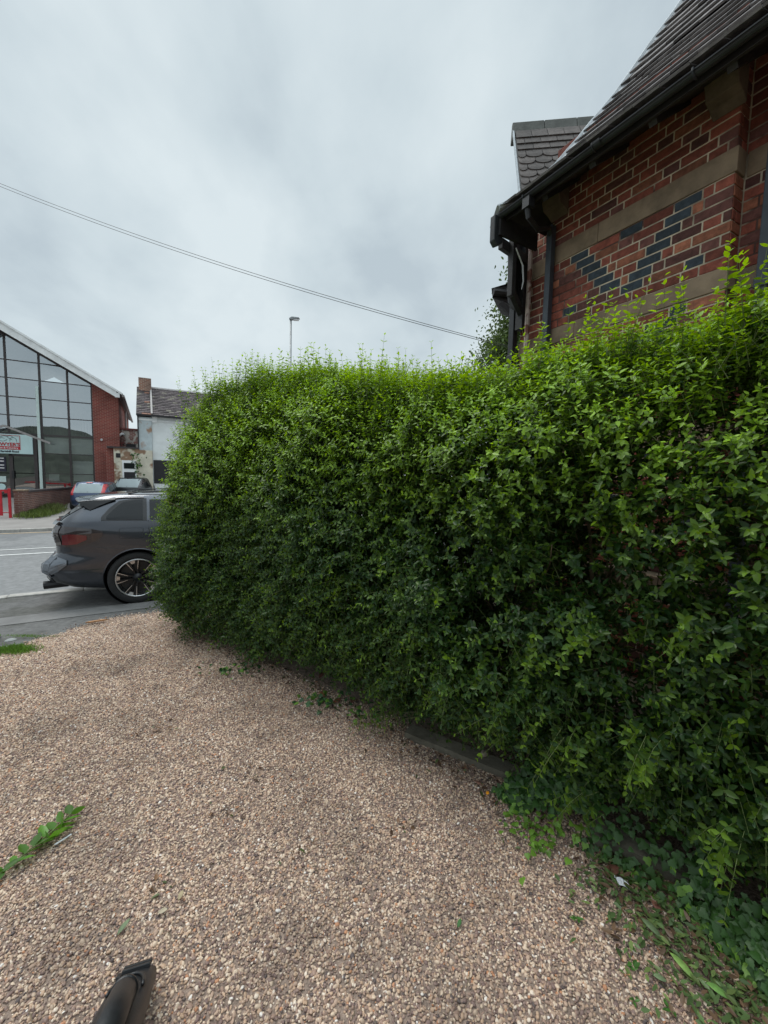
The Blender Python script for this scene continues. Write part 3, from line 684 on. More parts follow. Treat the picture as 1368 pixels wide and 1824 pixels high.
def make_foliage():
    # visible front + road end, outer layer: s from start of OUT index1
    sA = cum[10]; sB = cum[10*14]                  # front face
    n = 26000
    P, No, d, s = side_pts(n, .10, sA, sB+1.6, zlo=.10)
    No = np.c_[No, np.zeros(len(No))]; k = len(P); top = np.clip((P[:, 2]-1.25)/.95, 0, 1)
    D = dir_w(No)*rng.uniform(.35, 1.1, (k, 1))+np.array([[0, 0, 1]])*(.35+.75*top[:, None])+rng.normal(0, .42, (k, 3))
    low = P[:, 2] < .9
    D[low] += np.array([0, 0, -.25])
    Ln = rng.uniform(.09, .20, k); young = np.clip(.05+1.05*np.clip(top+.22*np.clip((P[:, 1]-3)/1.5, 0, 1)*(P[:, 2] > .9), 0, 1)**1.3-.5*d/.3*top+rng.normal(0, .10, k)+.35*(rng.random(k) < .06), 0, 1)
    near = np.clip(1-P[:, 1]/4.5, 0, 1)
    lsz = .029+.006*near*(1-.6*top)+.007*rng.random(k)
    add_st(shoots(to_w(P), D, Ln, rng.integers(4, 8, k), lsz, young, rng.uniform(0, .35, k)*(1-top*.7), 'foliage', HG))
    # inner layer, sparse, mature
    P, No, d, s = side_pts(15000, .30, sA, sB+1.6, zlo=.08, dmax=.9); P2, _, _, _ = side_pts(10, .1)
    No = np.c_[No, np.zeros(len(No))]; k = len(P); P[:, :2] -= No[:, :2]*.12
    D = rng.normal(0, 1, (k, 3))+np.array([[0, 0, .4]])
    add_st(shoots(to_w(P), D, rng.uniform(.10, .2, k), rng.integers(3, 6, k), np.full(k, .040), np.full(k, .05), rng.uniform(0, .3, k), 'inner_foliage', HG))
    n = 7600; b = rng.uniform(1.5, 5.0, n); fa = np.interp(b, OUT[1:15, 1], OUT[1:15, 0]); a = fa+rng.uniform(.45, 1.35, n); a = np.minimum(a, 2.6)
    P = np.c_[a, b, rng.uniform(.15, 1, n)*(ztop(b)-.35)]; D = rng.normal(0, 1, (n, 3))
    add_st(shoots(to_w(P), D, rng.uniform(.12, .22, n), rng.integers(4, 7, n), np.full(n, .045), np.full(n, .03), np.zeros(n), 'core_foliage', HG))
    # back face and ends, coarser
    P, No, d, s = side_pts(2600, .12, sB+1.4, PER+cum[10], zlo=.2, thin=False)
    No = np.c_[No, np.zeros(len(No))]; k = len(P)
    keep = (P[:, 1] > 2.2) | (P[:, 2] > 1.75) | (rng.random(k) < .25); P = P[keep]; No = No[keep]; k = len(P)
    add_st(shoots(to_w(P), dir_w(No)+np.array([[0, 0, .6]])+rng.normal(0, .4, (k, 3)), rng.uniform(.1, .2, k), rng.integers(4, 7, k), np.full(k, .032), np.full(k, .3), rng.uniform(0, .3, k), 'rear_foliage', HG))
    # top layer
    n = 17000; a = rng.uniform(0, 2.8, n); b = rng.uniform(-.6, 5.5, n)
    fa = np.interp(b, OUT[1:15, 1], OUT[1:15, 0])+.05
    ok = (a > fa) & (a < 2.8); a, b = a[ok], b[ok]; zt = ztop(b); d = rng.exponential(.09, len(a))
    ed = np.minimum(a-fa[ok], 5.5-b); rr = .45; z = zt-(.30+.5*np.clip((b-3.8)/1.4, 0, 1))*np.clip(1-ed/rr, 0, 1)**2-d+.04*np.sin(a*9)*np.sin(b*7)+.05*np.sin(b*4.3+a*3)
    P = np.c_[a, b, z]; k = len(P)
    D = np.array([[0, 0, 1.]])+rng.normal(0, .35, (k, 3)); near = np.clip(1-b/4.5, 0, 1)
    add_st(shoots(to_w(P), D, rng.uniform(.10, .22, k), rng.integers(4, 8, k), .030+.002*near, np.clip(rng.normal(.80, .14, k)-d*1.5, 0, 1), rng.uniform(0, .15, k), 'top_foliage', HG))
    # tall straggling shoots
    n = 700; b = rng.uniform(-.4, 4.9, n); fa = np.interp(b, OUT[1:15, 1], OUT[1:15, 0]); a = fa+.12+rng.random(n)**1.6*(2.7-fa); zt = ztop(b)
    kp = (rng.random(n) > .55) | (b < .75) | (b > 1.7); a, b, zt = a[kp], b[kp], zt[kp]; n = len(a)
    P = np.c_[a, b, zt-.12]; D = np.array([[0, 0, 1.]])+rng.normal(0, .13, (n, 3))
    add_st(shoots(to_w(P), D, rng.uniform(.16, .36, n)*np.where(rng.random(n) < .12, 1.25, 1), rng.integers(7, 12, n), .034+.005*np.clip(1-b/4.5, 0, 1), rng.uniform(.75, 1, n), np.zeros(n), 'tall_shoots', HG))
    # sprays reaching out low over the gravel
    spr = [((1.50, 1.98, .28), (-1, .55, -.05), .42), ((1.35, 2.1, .30), (-1, .2, .02), .3), ((1.62, 1.1, .62), (-.9, -.1, -.1), .22), ((1.6, 1.35, .55), (-.9, .1, -.1), .25), ((1.72, .8, .75), (-.9, -.2, -.05), .22),
           ((1.2, 2.4, 1.0), (-.9, .6, .25), .28), ((1.60, 1.0, 1.12), (-.9, .0, .15), .22), ((1.8, .55, .5), (-.9, 0, -.1), .25), ((1.85, .35, .65), (-.9, -.1, 0), .2), ((1.7, 1.0, .35), (-.9, .1, -.1), .22), ((.9, 3.0, .9), (-.9, .2, .1), .22),
           ((1.62, 1.25, .95), (-.9, -.3, .2), .2), ((1.78, .7, 1.2), (-.9, 0, .1), .2), ((1.5, 1.6, .7), (-.8, .3, -.1), .2)]
    P = []; D = []; Ln = []; 
    for p, dd, ln in spr:
        for j in range(7):
            q = np.array(p)+rng.normal(0, .035, 3); P.append(q); D.append(np.array(dd)+rng.normal(0, .16, 3)); Ln.append(ln*rng.uniform(.6, 1.05))
    P = np.array(P); D = dir_w(np.array(D)); Ln = np.array(Ln); k = len(P)
    add_st(shoots(to_w(P), D, Ln, rng.integers(6, 10, k), np.full(k, .036), np.full(k, .30), rng.uniform(.2, .5, k), 'low_sprays', HG))
make_foliage()
V = np.concatenate(ST); F = np.concatenate(SF)
np_mesh('shoot_stems', V, F, np.ones((len(V), 3))*.1, M['stem_green'], HG)
br = MB('ab')
for i in range(30):     # trunks
    b = -.3+5.5*(i+rnd.uniform(.1, .9))/30; fa = float(np.interp(b, OUT[1:15, 1], OUT[1:15, 0])); a = fa+rnd.uniform(.5, .9); a = min(a, 2.6)
    p = [Vector((a, b, -.05))]; ll = rnd.uniform(1.3, 1.9)
    for k in range(5): p.append(p[-1]+Vector((rnd.uniform(-.09, .09), rnd.uniform(-.09, .09), ll/5)))
    r0_ = rnd.uniform(.014, .03); br.tube(p, [r0_*(1-.13*k) for k in range(6)], 6)
    for j in range(16):
        k = rnd.randint(0, 4); q = p[k].lerp(p[k+1], rnd.random()); d = Vector((rnd.uniform(-1, .6), rnd.uniform(-1, 1), rnd.uniform(.1, 1.2))).normalized(); ln = rnd.uniform(.3, .75); pp = [q]
        for m2 in range(3): pp.append(pp[-1]+(d+Vector((rnd.uniform(-.3, .3), rnd.uniform(-.3, .3), rnd.uniform(-.2, .3))))*ln/3)
        br.tube(pp, [.007, .005, .0035, .002], 4)
br.build('branches', M['twig'], HG)
# ================================================================ CARS
def make_car(root, levels, wheels, paint, seg=112):
    """stack of plan outlines; x to the front, y to the left, z up; rear at x=0"""
    Z = [l[0] for l in levels]
    def at(z):
        for l0, l1 in zip(levels, levels[1:]):
            if z <= l1[0] or l1 is levels[-1]:
                t = max(0, min(1, (z-l0[0])/(l1[0]-l0[0]))); return [l0[i]+(l1[i]-l0[i])*t for i in range(5)]
    def pt(th, z, off=0):
        _, xr, xf, w_, n = at(z); xc = (xr+xf)/2; hx = (xf-xr)/2
        c, s = math.cos(th), math.sin(th)
        x = xc+hx*math.copysign(abs(c)**(2/n), c); y = w_*math.copysign(abs(s)**(2/n), s)
        return Vector((x, y, z))
    def th_x(x, z, side=-1):
        _, xr, xf, w_, n = at(z); xc = (xr+xf)/2; hx = (xf-xr)/2; q = max(-1, min(1, (x-xc)/hx)); c = math.copysign(abs(q)**(n/2), q)
        th = math.acos(c); return -th if side < 0 else th
    def th_y(y, z):      # rear face
        _, xr, xf, w_, n = at(z); q = max(-1, min(1, y/w_)); s = math.copysign(abs(q)**(n/2), q); return math.pi-math.asin(s)
    def surf(th, z, off):
        e = .004; p = pt(th, z); a = pt(th+e, z)-pt(th-e, z); b = pt(th, z+e)-pt(th, z-e)
        n_ = a.cross(b)
        if n_.length < 1e-12: n_ = Vector((p.x-2, p.y, 0))
        n_.normalize()
        if n_.dot(Vector((0, p.y, .2)) + Vector((-1 if p.x < 1 else 0, 0, 0))) < 0: n_ = -n_
        return p+n_*off
    zs = []
    for z0, z1 in zip(Z, Z[1:]):
        k = max(1, int((z1-z0)/.035)); zs += [z0+(z1-z0)*i/k for i in range(k)]
    zs.append(Z[-1])
    ths = [2*math.pi*(i+.5)/seg for i in range(seg)]
    mb = MB('l'); rows = [[pt(t, z) for t in ths] for z in zs]
    mb.grid(rows, close=True); n = len(mb.v); c0 = sum((Vector(p) for p in rows[0]), Vector())/seg; c1 = sum((Vector(p) for p in rows[-1]), Vector())/seg+Vector((0, 0, .008))
    mb.v += [tuple(c0), tuple(c1)]; mb.c += [(1, 1, 1)]*2; R_ = len(rows)
    for j in range(seg):
        mb.f.append((j, (j+1) % seg, n)); mb.f.append(((R_-1)*seg+j, (R_-1)*seg+(j+1) % seg, n+1))
    body = mb.build('body', paint, root, smooth=True)
    for x, z, r in wheels:
        bm = bmesh.new()
        bmesh.ops.create_cone(bm, cap_ends=True, segments=48, radius1=r, radius2=r, depth=.34, matrix=Matrix.Translation((0, 0, 0)))
        for sy in (-1, 1):
            pass
        bm.free()
    return body, pt, surf, th_x, th_y, at
def patch(name, surf, cols, mt, parent, off=.006, rows=6):
    """cols: list of (theta_fn or theta, zlo, zhi); thickness comes from a closed rim"""
    mb = MB('l'); top = []; 
    for th, lo, hi in cols:
        top.append([surf(th(lo+(hi-lo)*k/rows) if callable(th) else th, lo+(hi-lo)*k/rows, off) for k in range(rows+1)])
    bot = [[surf(th(lo+(hi-lo)*k/rows) if callable(th) else th, lo+(hi-lo)*k/rows, -.015) for k in range(rows+1)] for th, lo, hi in cols]
    mb.grid(top); mb.grid(bot); n = len(cols)
    mb.grid([[top[i][0] for i in range(n)], [bot[i][0] for i in range(n)]]); mb.grid([[top[i][-1] for i in range(n)], [bot[i][-1] for i in range(n)]])
    mb.grid([top[0], bot[0]]); mb.grid([top[-1], bot[-1]])
    o = mb.build(name, mt, parent, smooth=False)
    return o
def interp_cols(xs, lo, hi, n, th_x, side=-1):
    out_ = []
    for i in range(n+1):
        x = xs[0]+(xs[-1]-xs[0])*i/n; l = float(np.interp(x, xs, lo)); h = float(np.interp(x, xs, hi))
        out_.append(((lambda z, x=x: th_x(x, z, side)), l, h))
    return out_
def wheel_parts(root, x, y, z, r, side, hi_detail=True):
    wr = MB('l')
    def lathe(prof, seg=48):
        return [[(x+pr*math.cos(2*math.pi*i/seg), y+side*py, z+pr*math.sin(2*math.pi*i/seg)) for i in range(seg)] for pr, py in prof]
    ri = r*.75
    wr.grid(lathe([(ri, -.20), (r*.97, -.205), (r, -.17), (r, -.04), (r*.985, -.015), (r*.93, .0), (r*.80, .004), (ri+.004, -.006), (ri, -.02)]), close=True)
    t = wr.build('wheel', M['tyre'], root, smooth=True)
    rm = MB('l'); rm.grid(lathe([(ri+.002, -.012), (ri-.006, .0), (ri-.018, -.002), (ri-.022, -.03), (ri-.03, -.12), (.05, -.13)]), close=True); rm.build('rim', M['alloy'], t, smooth=True)
    bk = MB('l'); bk.grid(lathe([(ri-.04, -.11), (ri-.05, -.10), (.03, -.10), (.001, -.10)]), close=True); bk.build('brake_disc', M['black_plastic'], t)
    for k in range(5):
        sp_ = MB('l'); sd2 = MB('l')
        a0 = math.pi/2+.25+k*2*math.pi/5
        for da in (-.19, .19):
            def PP(rr, ang, yy): return (x+rr*math.cos(ang), y+side*yy, z+rr*math.sin(ang))
            ca = a0+da
            V_ = [PP(.05, a0+da*2.0-.16, -.035), PP(.05, a0+da*2.0+.16, -.035), PP(ri*.55, ca+.085, -.022), PP(ri*.55, ca-.085, -.022), PP(ri-.01, ca+.075+da*.2, -.01), PP(ri-.01, ca-.075+da*.2, -.01)]
            Bk = [(p[0], p[1]-side*.05, p[2]) for p in V_]
            sd2.add(V_+Bk, [(0, 1, 2, 3), (3, 2, 4, 5), (0, 6, 7, 1), (1, 7, 8, 2), (2, 8, 10, 4), (0, 3, 9, 6), (3, 5, 11, 9)])
            # machined face on the outer part
            i2 = [PP(ri*.42, ca-.02, -.024), PP(ri*.60, ca+.07, -.018), PP(ri*.60, ca-.07, -.018), PP(ri-.012, ca+.07+da*.2, -.006), PP(ri-.012, ca-.07+da*.2, -.006)]
            if k % 1 == 0:
                o2 = [(p[0], p[1]-side*.003, p[2]) for p in i2]
                sg = 1 if da > 0 else -1
                e1_ = PP(ri*.45, ca+.075*sg, -.020); e2_ = PP(ri-.012, ca+.088*sg+da*.2, -.006); e3_ = PP(ri-.012, ca+.045*sg+da*.2, -.006); e4_ = PP(ri*.45, ca+.035*sg, -.020)
                sp_.add([e1_, e2_, e3_, e4_], [(0, 1, 2, 3)])
        # bright outer wedge between spokes of a pair
        def PQ(rr, ang, yy): return (x+rr*math.cos(ang), y+side*yy, z+rr*math.sin(ang))
        sp_.add([PQ(ri*.78, a0-.10, -.012), PQ(ri*.78, a0+.10, -.012), PQ(ri-.012, a0+.13, -.004), PQ(ri-.012, a0-.13, -.004)], [(0, 1, 2, 3)])
        n0_ = len(sd2.f); sd2.add(sp_.v, sp_.f); so2 = sd2.build('spoke', M['alloy_dark'], t); so2.data.materials.append(M['alloy'])
        for f3 in range(n0_, len(so2.data.polygons)): so2.data.polygons[f3].material_index = 1
    hc = MB('l'); hc.grid(lathe([(.062, -.04), (.06, -.022), (.034, -.018), (.033, -.012), (.001, -.011)], 24), close=True); hc.build('hub', M['alloy_dark'], t, smooth=True)
    return t
def arch_cut(body, x, z, r, y0, y1, root):
    me = bpy.data.meshes.new('arch'); bm = bmesh.new()
    bmesh.ops.create_cone(bm, cap_ends=True, segments=56, radius1=r, radius2=r, depth=abs(y1-y0), matrix=Matrix.Translation((x, (y0+y1)/2, z)) @ Matrix.Rotation(math.pi/2, 4, 'X'))
    bm.to_mesh(me); bm.free(); return me
def cut_body(body, cuts):
    """apply wheel-arch booleans without leaving helper objects"""
    hs = []
    for me in cuts:
        h = bpy.data.objects.new('cutter', me); COL.objects.link(h); hs.append(h)
        h.parent = body.parent
        md = body.modifiers.new('arch', 'BOOLEAN'); md.object = h; md.operation = 'DIFFERENCE'; md.solver = 'EXACT'
    bpy.context.view_layer.update()
    me = bpy.data.meshes.new_from_object(body.evaluated_get(bpy.context.evaluated_depsgraph_get()))
    body.modifiers.clear(); body.data = me
    for h in hs: bpy.data.objects.remove(h)
# --- grey SUV, near side towards the camera
SUV = thing('parked_suv', 'dark grey metallic SUV parked half on the pavement beside the hedge', 'car', W(-.19-.95, 7.52, -.085), ROT)
lv = [(.20, .40, 4.25, .80, 6), (.26, .22, 4.5, .89, 7), (.36, .06, 4.68, .935, 7), (.50, .0, 4.71, .945, 7), (.62, .02, 4.71, .95, 7), (.68, .07, 4.71, .95, 7), (.74, .12, 4.69, .948, 7.5),
      (.92, .12, 4.62, .945, 8), (1.05, .11, 3.6, .935, 8), (1.13, .12, 3.35, .925, 8), (1.20, .145, 3.2, .905, 8), (1.28, .19, 3.05, .865, 8), (1.40, .27, 2.85, .80, 7.5),
      (1.52, .35, 2.62, .735, 7), (1.58, .40, 2.48, .70, 6.5), (1.625, .47, 2.3, .665, 6), (1.655, .66, 2.15, .60, 5), (1.672, .95, 1.95, .46, 4), (1.68, 1.3, 1.75, .25, 3)]
body, pt, surf, th_x, th_y, at_ = make_car(SUV, lv, [], M['car_paint'])
WX, WZ, WR = .95, .36, .365; YS = -.945
cut_body(body, [arch_cut(body, WX, WZ+.01, .402, -1.2, -.45, SUV), arch_cut(body, WX, WZ+.01, .402, .45, 1.2, SUV), arch_cut(body, 3.82, WZ+.01, .402, -1.2, -.45, SUV), arch_cut(body, 3.82, WZ+.01, .402, .45, 1.2, SUV)])
body.data.polygons.foreach_set('use_smooth', [True]*len(body.data.polygons))
body.data.materials.clear(); body.data.materials.append(M['car_paint'])
sa_ = body.modifiers.new('edge', 'EDGE_SPLIT'); sa_.split_angle = R(38)
for x in (WX, 3.82):
    for sd3 in (-1, 1): wheel_parts(SUV, x, sd3*.935, WZ, WR, sd3)
for x in (WX, 3.82):
    for sd3 in (-1, 1):
        wl = MB('l')
        wl.grid([[(x+.398*math.cos(t), sd3*yy, WZ+.01+.398*math.sin(t)) for t in np.linspace(0, math.pi*2, 33)] for yy in (.92, .50)]+[[(x+rr*math.cos(t), sd3*.50, WZ+.01+rr*math.sin(t)) for t in np.linspace(0, math.pi*2, 33)] for rr in (.396, .01)])
        wl.build('wheel_arch_liner', M['black_plastic'], SUV)
        pts = []
        for t in np.linspace(-.35, math.pi+.35, 30):
            zz = WZ+.01+.408*math.sin(t); xx = x+.408*math.cos(t)
            if zz > .22: p = surf(th_x(xx, zz, sd3), zz, .002); pts.append(p)
        al = MB('l'); al.tube(pts, .010, 6); al.build('arch_lip', M['car_paint'], SUV, smooth=True)
def both(fn):
    for s_ in (-1, 1): fn(s_)
# side glass: trim surround then panes
def side_glass(s_):
    xs = [.60, .69, .78, .89, 1.03]; lo = [1.262, 1.258, 1.254, 1.250, 1.244]; hi = [1.300, 1.42, 1.515, 1.545, 1.560]
    patch('window_trim', surf, interp_cols([.54, .64, .75, .89, 1.08], [1.240, 1.238, 1.236, 1.232, 1.226], [1.295, 1.44, 1.545, 1.572, 1.585], 18, th_x, s_), M['black_plastic'], SUV, .004)
    patch('quarter_window', surf, interp_cols(xs, lo, hi, 16, th_x, s_), M['car_glass'], SUV, .008)
    patch('window_trim', surf, interp_cols([1.205, 3.0], [1.226, 1.16], [1.585, 1.22], 2, th_x, s_), M['black_plastic'], SUV, .004) if False else None
    patch('side_window', surf, interp_cols([1.115, 1.5, 2.0, 2.12], [1.242, 1.235, 1.215, 1.21], [1.562, 1.565, 1.565, 1.555], 10, th_x, s_), M['car_glass'], SUV, .008)
    patch('side_window', surf, interp_cols([2.2, 2.5, 2.9], [1.21, 1.205, 1.20], [1.55, 1.45, 1.24], 10, th_x, s_), M['car_glass'], SUV, .008)
both(side_glass)
# rear window and tailgate pieces
def rear_cols(y0, y1, lo, hi, n=12):
    return [((lambda z, y=y0+(y1-y0)*i/n: th_y(y, z)), lo, hi) for i in range(n+1)]
patch('rear_window', surf, rear_cols(-.68, .68, 1.235, 1.53), M['car_glass'], SUV, .006)
patch('tailgate_lip', surf, rear_cols(-.76, .76, 1.175, 1.215), M['car_paint'], SUV, .035)
patch('tailgate_trim', surf, rear_cols(-.80, .80, 1.085, 1.165), M['black_plastic'], SUV, .004)
patch('number_plate', surf, rear_cols(-.26, .26, .93, 1.04), M['plate'], SUV, .008)
patch('bumper_recess', surf, rear_cols(-.74, .74, .30, .42), M['black_plastic'], SUV, .006)
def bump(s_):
    # angular corner patch coloured as a sky reflection, red reflector, exhaust finisher
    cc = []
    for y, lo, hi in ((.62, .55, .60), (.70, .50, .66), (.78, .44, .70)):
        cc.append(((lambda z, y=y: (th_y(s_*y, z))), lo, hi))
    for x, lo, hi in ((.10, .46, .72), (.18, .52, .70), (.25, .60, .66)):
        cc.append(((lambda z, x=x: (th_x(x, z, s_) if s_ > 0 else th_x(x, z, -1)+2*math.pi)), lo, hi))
    patch('bumper_corner_sheen', surf, cc, M['bumper_sky_sheen'], SUV, .022)
    patch('reflector', surf, [((lambda z, y=y: th_y(s_*y, z)), .50, .535) for y in (.56, .63, .70)], M['red_lens'], SUV, .014)
    ex = MB('l'); ex.tube([(.02, s_*.60, .30), (.22, s_*.60, .31)], .055, 10); ex.build('exhaust_tip', M['alloy_dark'], SUV)
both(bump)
def tail(s_):
    f2 = (lambda x: (lambda z: (th_x(x, z, s_) if s_ > 0 else th_x(x, z, -1)+2*math.pi)))
    def cols(xs, lo, hi): return [(f2(x), l, h) for x, l, h in zip(xs, lo, hi)]
    yc = [(.44, 1.00, 1.08), (.56, .96, 1.13), (.70, .90, 1.155), (.80, .875, 1.16)]
    xc = [(.16, .855, 1.16), (.24, .84, 1.16), (.34, .85, 1.145), (.46, .91, 1.12), (.56, 1.0, 1.08)]
    lamp = patch('tail_light', surf, [((lambda z, y=y: th_y(s_*y, z)), l, h) for y, l, h in yc]+[(f2(x), l, h) for x, l, h in xc], M['dark_lens'], SUV, .012)
    patch('red_lens', surf, cols((.22, .27, .34, .42), (.875, .875, .89, .955), (1.03, 1.045, 1.04, 1.02)), M['red_lens'], lamp, .018)
    patch('silver_blade', surf, [((lambda z, y=y: th_y(s_*y, z)), l, h) for y, l, h in ((.46, 1.045, 1.062), (.62, 1.03, 1.05), (.76, 1.01, 1.035))]+[(f2(.10), .985, 1.02)], M['silver_trim'], lamp, .018)
    patch('silver_blade', surf, [((lambda z, y=y: th_y(s_*y, z)), l, h) for y, l, h in ((.60, .985, 1.0), (.74, .958, .978))]+[(f2(.08), .93, .955), (f2(.15), .945, 1.06)], M['silver_trim'], lamp, .018)
both(tail)
sp2 = MB('l')   # roof spoiler
rows = []
for y in np.linspace(-.70, .70, 15):
    k = abs(y)/.70; xr = .27+.08*k**3
    rows.append([(xr+.02, y, 1.545-.03*k**2), (xr, y, 1.560-.03*k**2), (xr+.005, y, 1.575-.03*k**2), (.80, y, 1.660-.055*k**2), (1.05, y, 1.666-.06*k**2), (1.05, y, 1.62-.06*k**2), (.50, y, 1.57-.04*k**2)])
for i in range(len(rows)): rows[i] = rows[i]+[rows[i][0]]
sp2.grid(rows); sp2.f.append(tuple(range(7))); nq = len(rows)-1; sp2.f.append(tuple(nq*8+i for i in range(7)))
sp2.build('roof_spoiler', M['car_paint'], SUV, smooth=False, bevel=.004)
for s_ in (-1, 1):
    bl = MB('l'); bl.add([(.33, s_*.70, 1.535), (.70, s_*.735, 1.57), (.52, s_*.755, 1.47), (.44, s_*.765, 1.40), (.34, s_*.70, 1.52), (.70, s_*.70, 1.60)], [(0, 1, 2, 3), (0, 4, 5, 1)])
    bl.build('spoiler_blade', M['black_plastic'], SUV)
wp = MB('l'); wp.tube([(.12, 0, 1.22), (.30, -.06, 1.25), (.33, -.38, 1.32)], .010, 6); wp.tube([(.10, 0, 1.215), (.17, 0, 1.235)], .03, 8); wp.build('rear_wiper', M['black_plastic'], SUV)
for s_ in (-1, 1):
    rl = MB('l'); rl.tube([(.85, s_*.60, 1.655), (.98, s_*.60, 1.685), (1.5, s_*.585, 1.705), (2.2, s_*.575, 1.685), (2.35, s_*.57, 1.64)], .013, 6)
    rl.build('roof_rail', M['black_plastic'], SUV)
# shut lines and fuel flap (thin dark seams)
def seam(pts, s_): 
    m2 = MB('l'); m2.tube([surf(th_x(x, z, s_), z, .0005) for x, z in pts], .0035, 5); return m2
for s_ in (-1, 1):
    for L_, r4 in (([(1.095, 1.23), (1.10, 1.10), (1.12, .95), (1.20, .82), (1.30, .72), (1.38, .60), (1.40, .30)], .0038), ([(2.25, 1.21), (2.27, .9), (2.27, .3)], .0038), ([(.32, .90), (.50, .83), (.66, .80), (.80, .80)], .003)):
        m2 = MB('l'); m2.tube([surf(th_x(x, z, s_), z, .0005) for x, z in L_], r4, 5); m2.build('shut_line', M['black_plastic'], SUV)
    q = [(.78, 1.12), (1.0, 1.12), (1.03, 1.10), (1.03, .97), (1.0, .95), (.78, .95), (.75, .97), (.75, 1.10), (.78, 1.12)]
    if s_ < 0: m2 = MB('l'); m2.tube([surf(th_x(x, z, s_), z, .0005) for x, z in q], .0028, 5); m2.build('fuel_flap', M['black_plastic'], SUV)
    hd = MB('l'); hd.tube([surf(th_x(x, 1.065, s_), 1.065, .022) for x in (1.27, 1.36, 1.48)], .014, 6); hd.build('door_handle', M['car_paint'], SUV)
def warp_rear(o):
    if o.name.startswith('wheel') and not o.name.startswith('wheel_arch'): return
    if o.type == 'MESH':
        for v_ in o.data.vertices:
            if v_.co.x < .53: v_.co.x = .53-(.53-v_.co.x)*1.32
            if v_.co.z > .82: v_.co.z = .82+(v_.co.z-.82)*.855
    for c_ in o.children: warp_rear(c_)
for c_ in SUV.children: warp_rear(c_)
# --- two cars in the car park
lvh = [(.20, .25, 3.6, .72, 6), (.35, .05, 3.85, .80, 6), (.55, .0, 3.9, .83, 6), (.75, .04, 3.88, .84, 6), (.85, .06, 3.2, .83, 6), (.92, .08, 2.95, .81, 6), (1.10, .20, 2.7, .74, 5.5), (1.30, .34, 2.35, .66, 5), (1.38, .42, 2.1, .62, 5), (1.42, .62, 1.9, .52, 4), (1.44, .9, 1.7, .3, 3)]
def hatch(name, label, loc, rz, paint, colr, lens=None):
    lens = lens or M['bright_red_lens']
    C_ = thing(name, label, 'car', loc, rz, None)
    b_, pt_, sf_, tx, ty, at2 = make_car(C_, lvh, [], paint, 72)
    def rc2(y0, y1, lo, hi): return [((lambda z, y=y0+(y1-y0)*i/8: ty(y, z)), lo, hi) for i in range(9)]
    patch('rear_window', sf_, rc2(-.56, .56, .90, 1.33), colr, C_, .008)
    for s_ in (-1, 1):
        patch('tail_light', sf_, [((lambda z, y=y: ty(s_*y, z)), .80, 1.32) for y in (.56, .60, .64, .68)], lens, C_, .012)
        patch('side_window', sf_, interp_cols([.60, .8, 1.2, 1.3], [.96, .94, .92, .92], [1.05, 1.30, 1.36, 1.36], 8, tx, s_), M['car_glass'], C_, .006)
        patch('side_window', sf_, interp_cols([1.38, 1.8, 2.2, 2.5], [.92, .92, .92, .94], [1.36, 1.34, 1.20, .98], 8, tx, s_), M['car_glass'], C_, .006)
    patch('brake_light', sf_, rc2(-.12, .12, 1.365, 1.392), lens, C_, .02)
    patch('number_plate', sf_, rc2(-.26, .26, .45, .56), M['plate'], C_, .008)
    w2 = MB('l'); w2.tube([(.07, 0, .95), (.16, -.05, .98), (.20, -.3, 1.0)], .009, 5); w2.build('rear_wiper', M['black_plastic'], C_)
    for x in (.72, 3.2):
        for s_ in (-1, 1):
            t_ = MB('l'); t_.grid([[(x+r*math.cos(2*math.pi*i/28), s_*y_, .30+r*math.sin(2*math.pi*i/28)) for i in range(28)] for r, y_ in ((.2, .6), (.30, .62), (.30, .84), (.21, .85), (.20, .83), (.01, .835))], close=True)
            t_.build('wheel', M['tyre'], C_, smooth=True)
    return C_
hatch('parked_hatchback', 'blue hatchback with tall red rear lights behind the low brick wall', W(-2.65, 23.6, -.14), ROT+R(78), M['blue_paint'], M['screen_glass'])
hatch('parked_hatchback', 'black hatchback parked to the right of the blue one outside the peeling wall', W(-1.15, 25.0, .10), ROT+R(66), M['dark_paint'], M['screen_glass'], M['dark_lens'])
# ================================================================ SHOP BUILDING (glass gable)
SH = thing('shop_building', 'modern shop with a glazed gable front, white bargeboards and red brick flank', 'building', W(-6.3, 28, .3), ROT)
FB = 28.0; RA, RZ = -6.35, 9.0; EA = -1.5; SLP = (RZ-6.15)/(EA-RA)
def roofz(a): return RZ-abs(a-RA)*SLP
GR = -2.72
m_ = MB('ab')   # brick pier right of the glass
zb = .1
m_.prism([(GR, FB, zb), (EA, FB, zb), (EA, FB, roofz(EA)), (GR, FB, roofz(GR))], (0, .35, 0))
m_.add([(EA, FB+.35, zb), (EA-1.3*.0, 40.5, zb), (EA, 40.5, roofz(EA)), (EA, FB+.35, roofz(EA))], [(0, 1, 2, 3)])
m_.box((EA-.3, FB+.352, zb), (EA-.002, 40.4, roofz(EA)-.1))
m_.build('brick_wall', M['modern_brick'], SH)
m_ = MB('ab'); m_.prism([(2*RA-GR, FB, zb), (2*RA-EA, FB, zb), (2*RA-EA, FB, roofz(EA)), (2*RA-GR, FB, roofz(GR))], (0, .35, 0)); m_.box((2*RA-EA, FB+.352, zb), (2*RA-EA+.3, 40.4, roofz(EA)-.1)); m_.build('brick_wall', M['modern_brick'], SH)
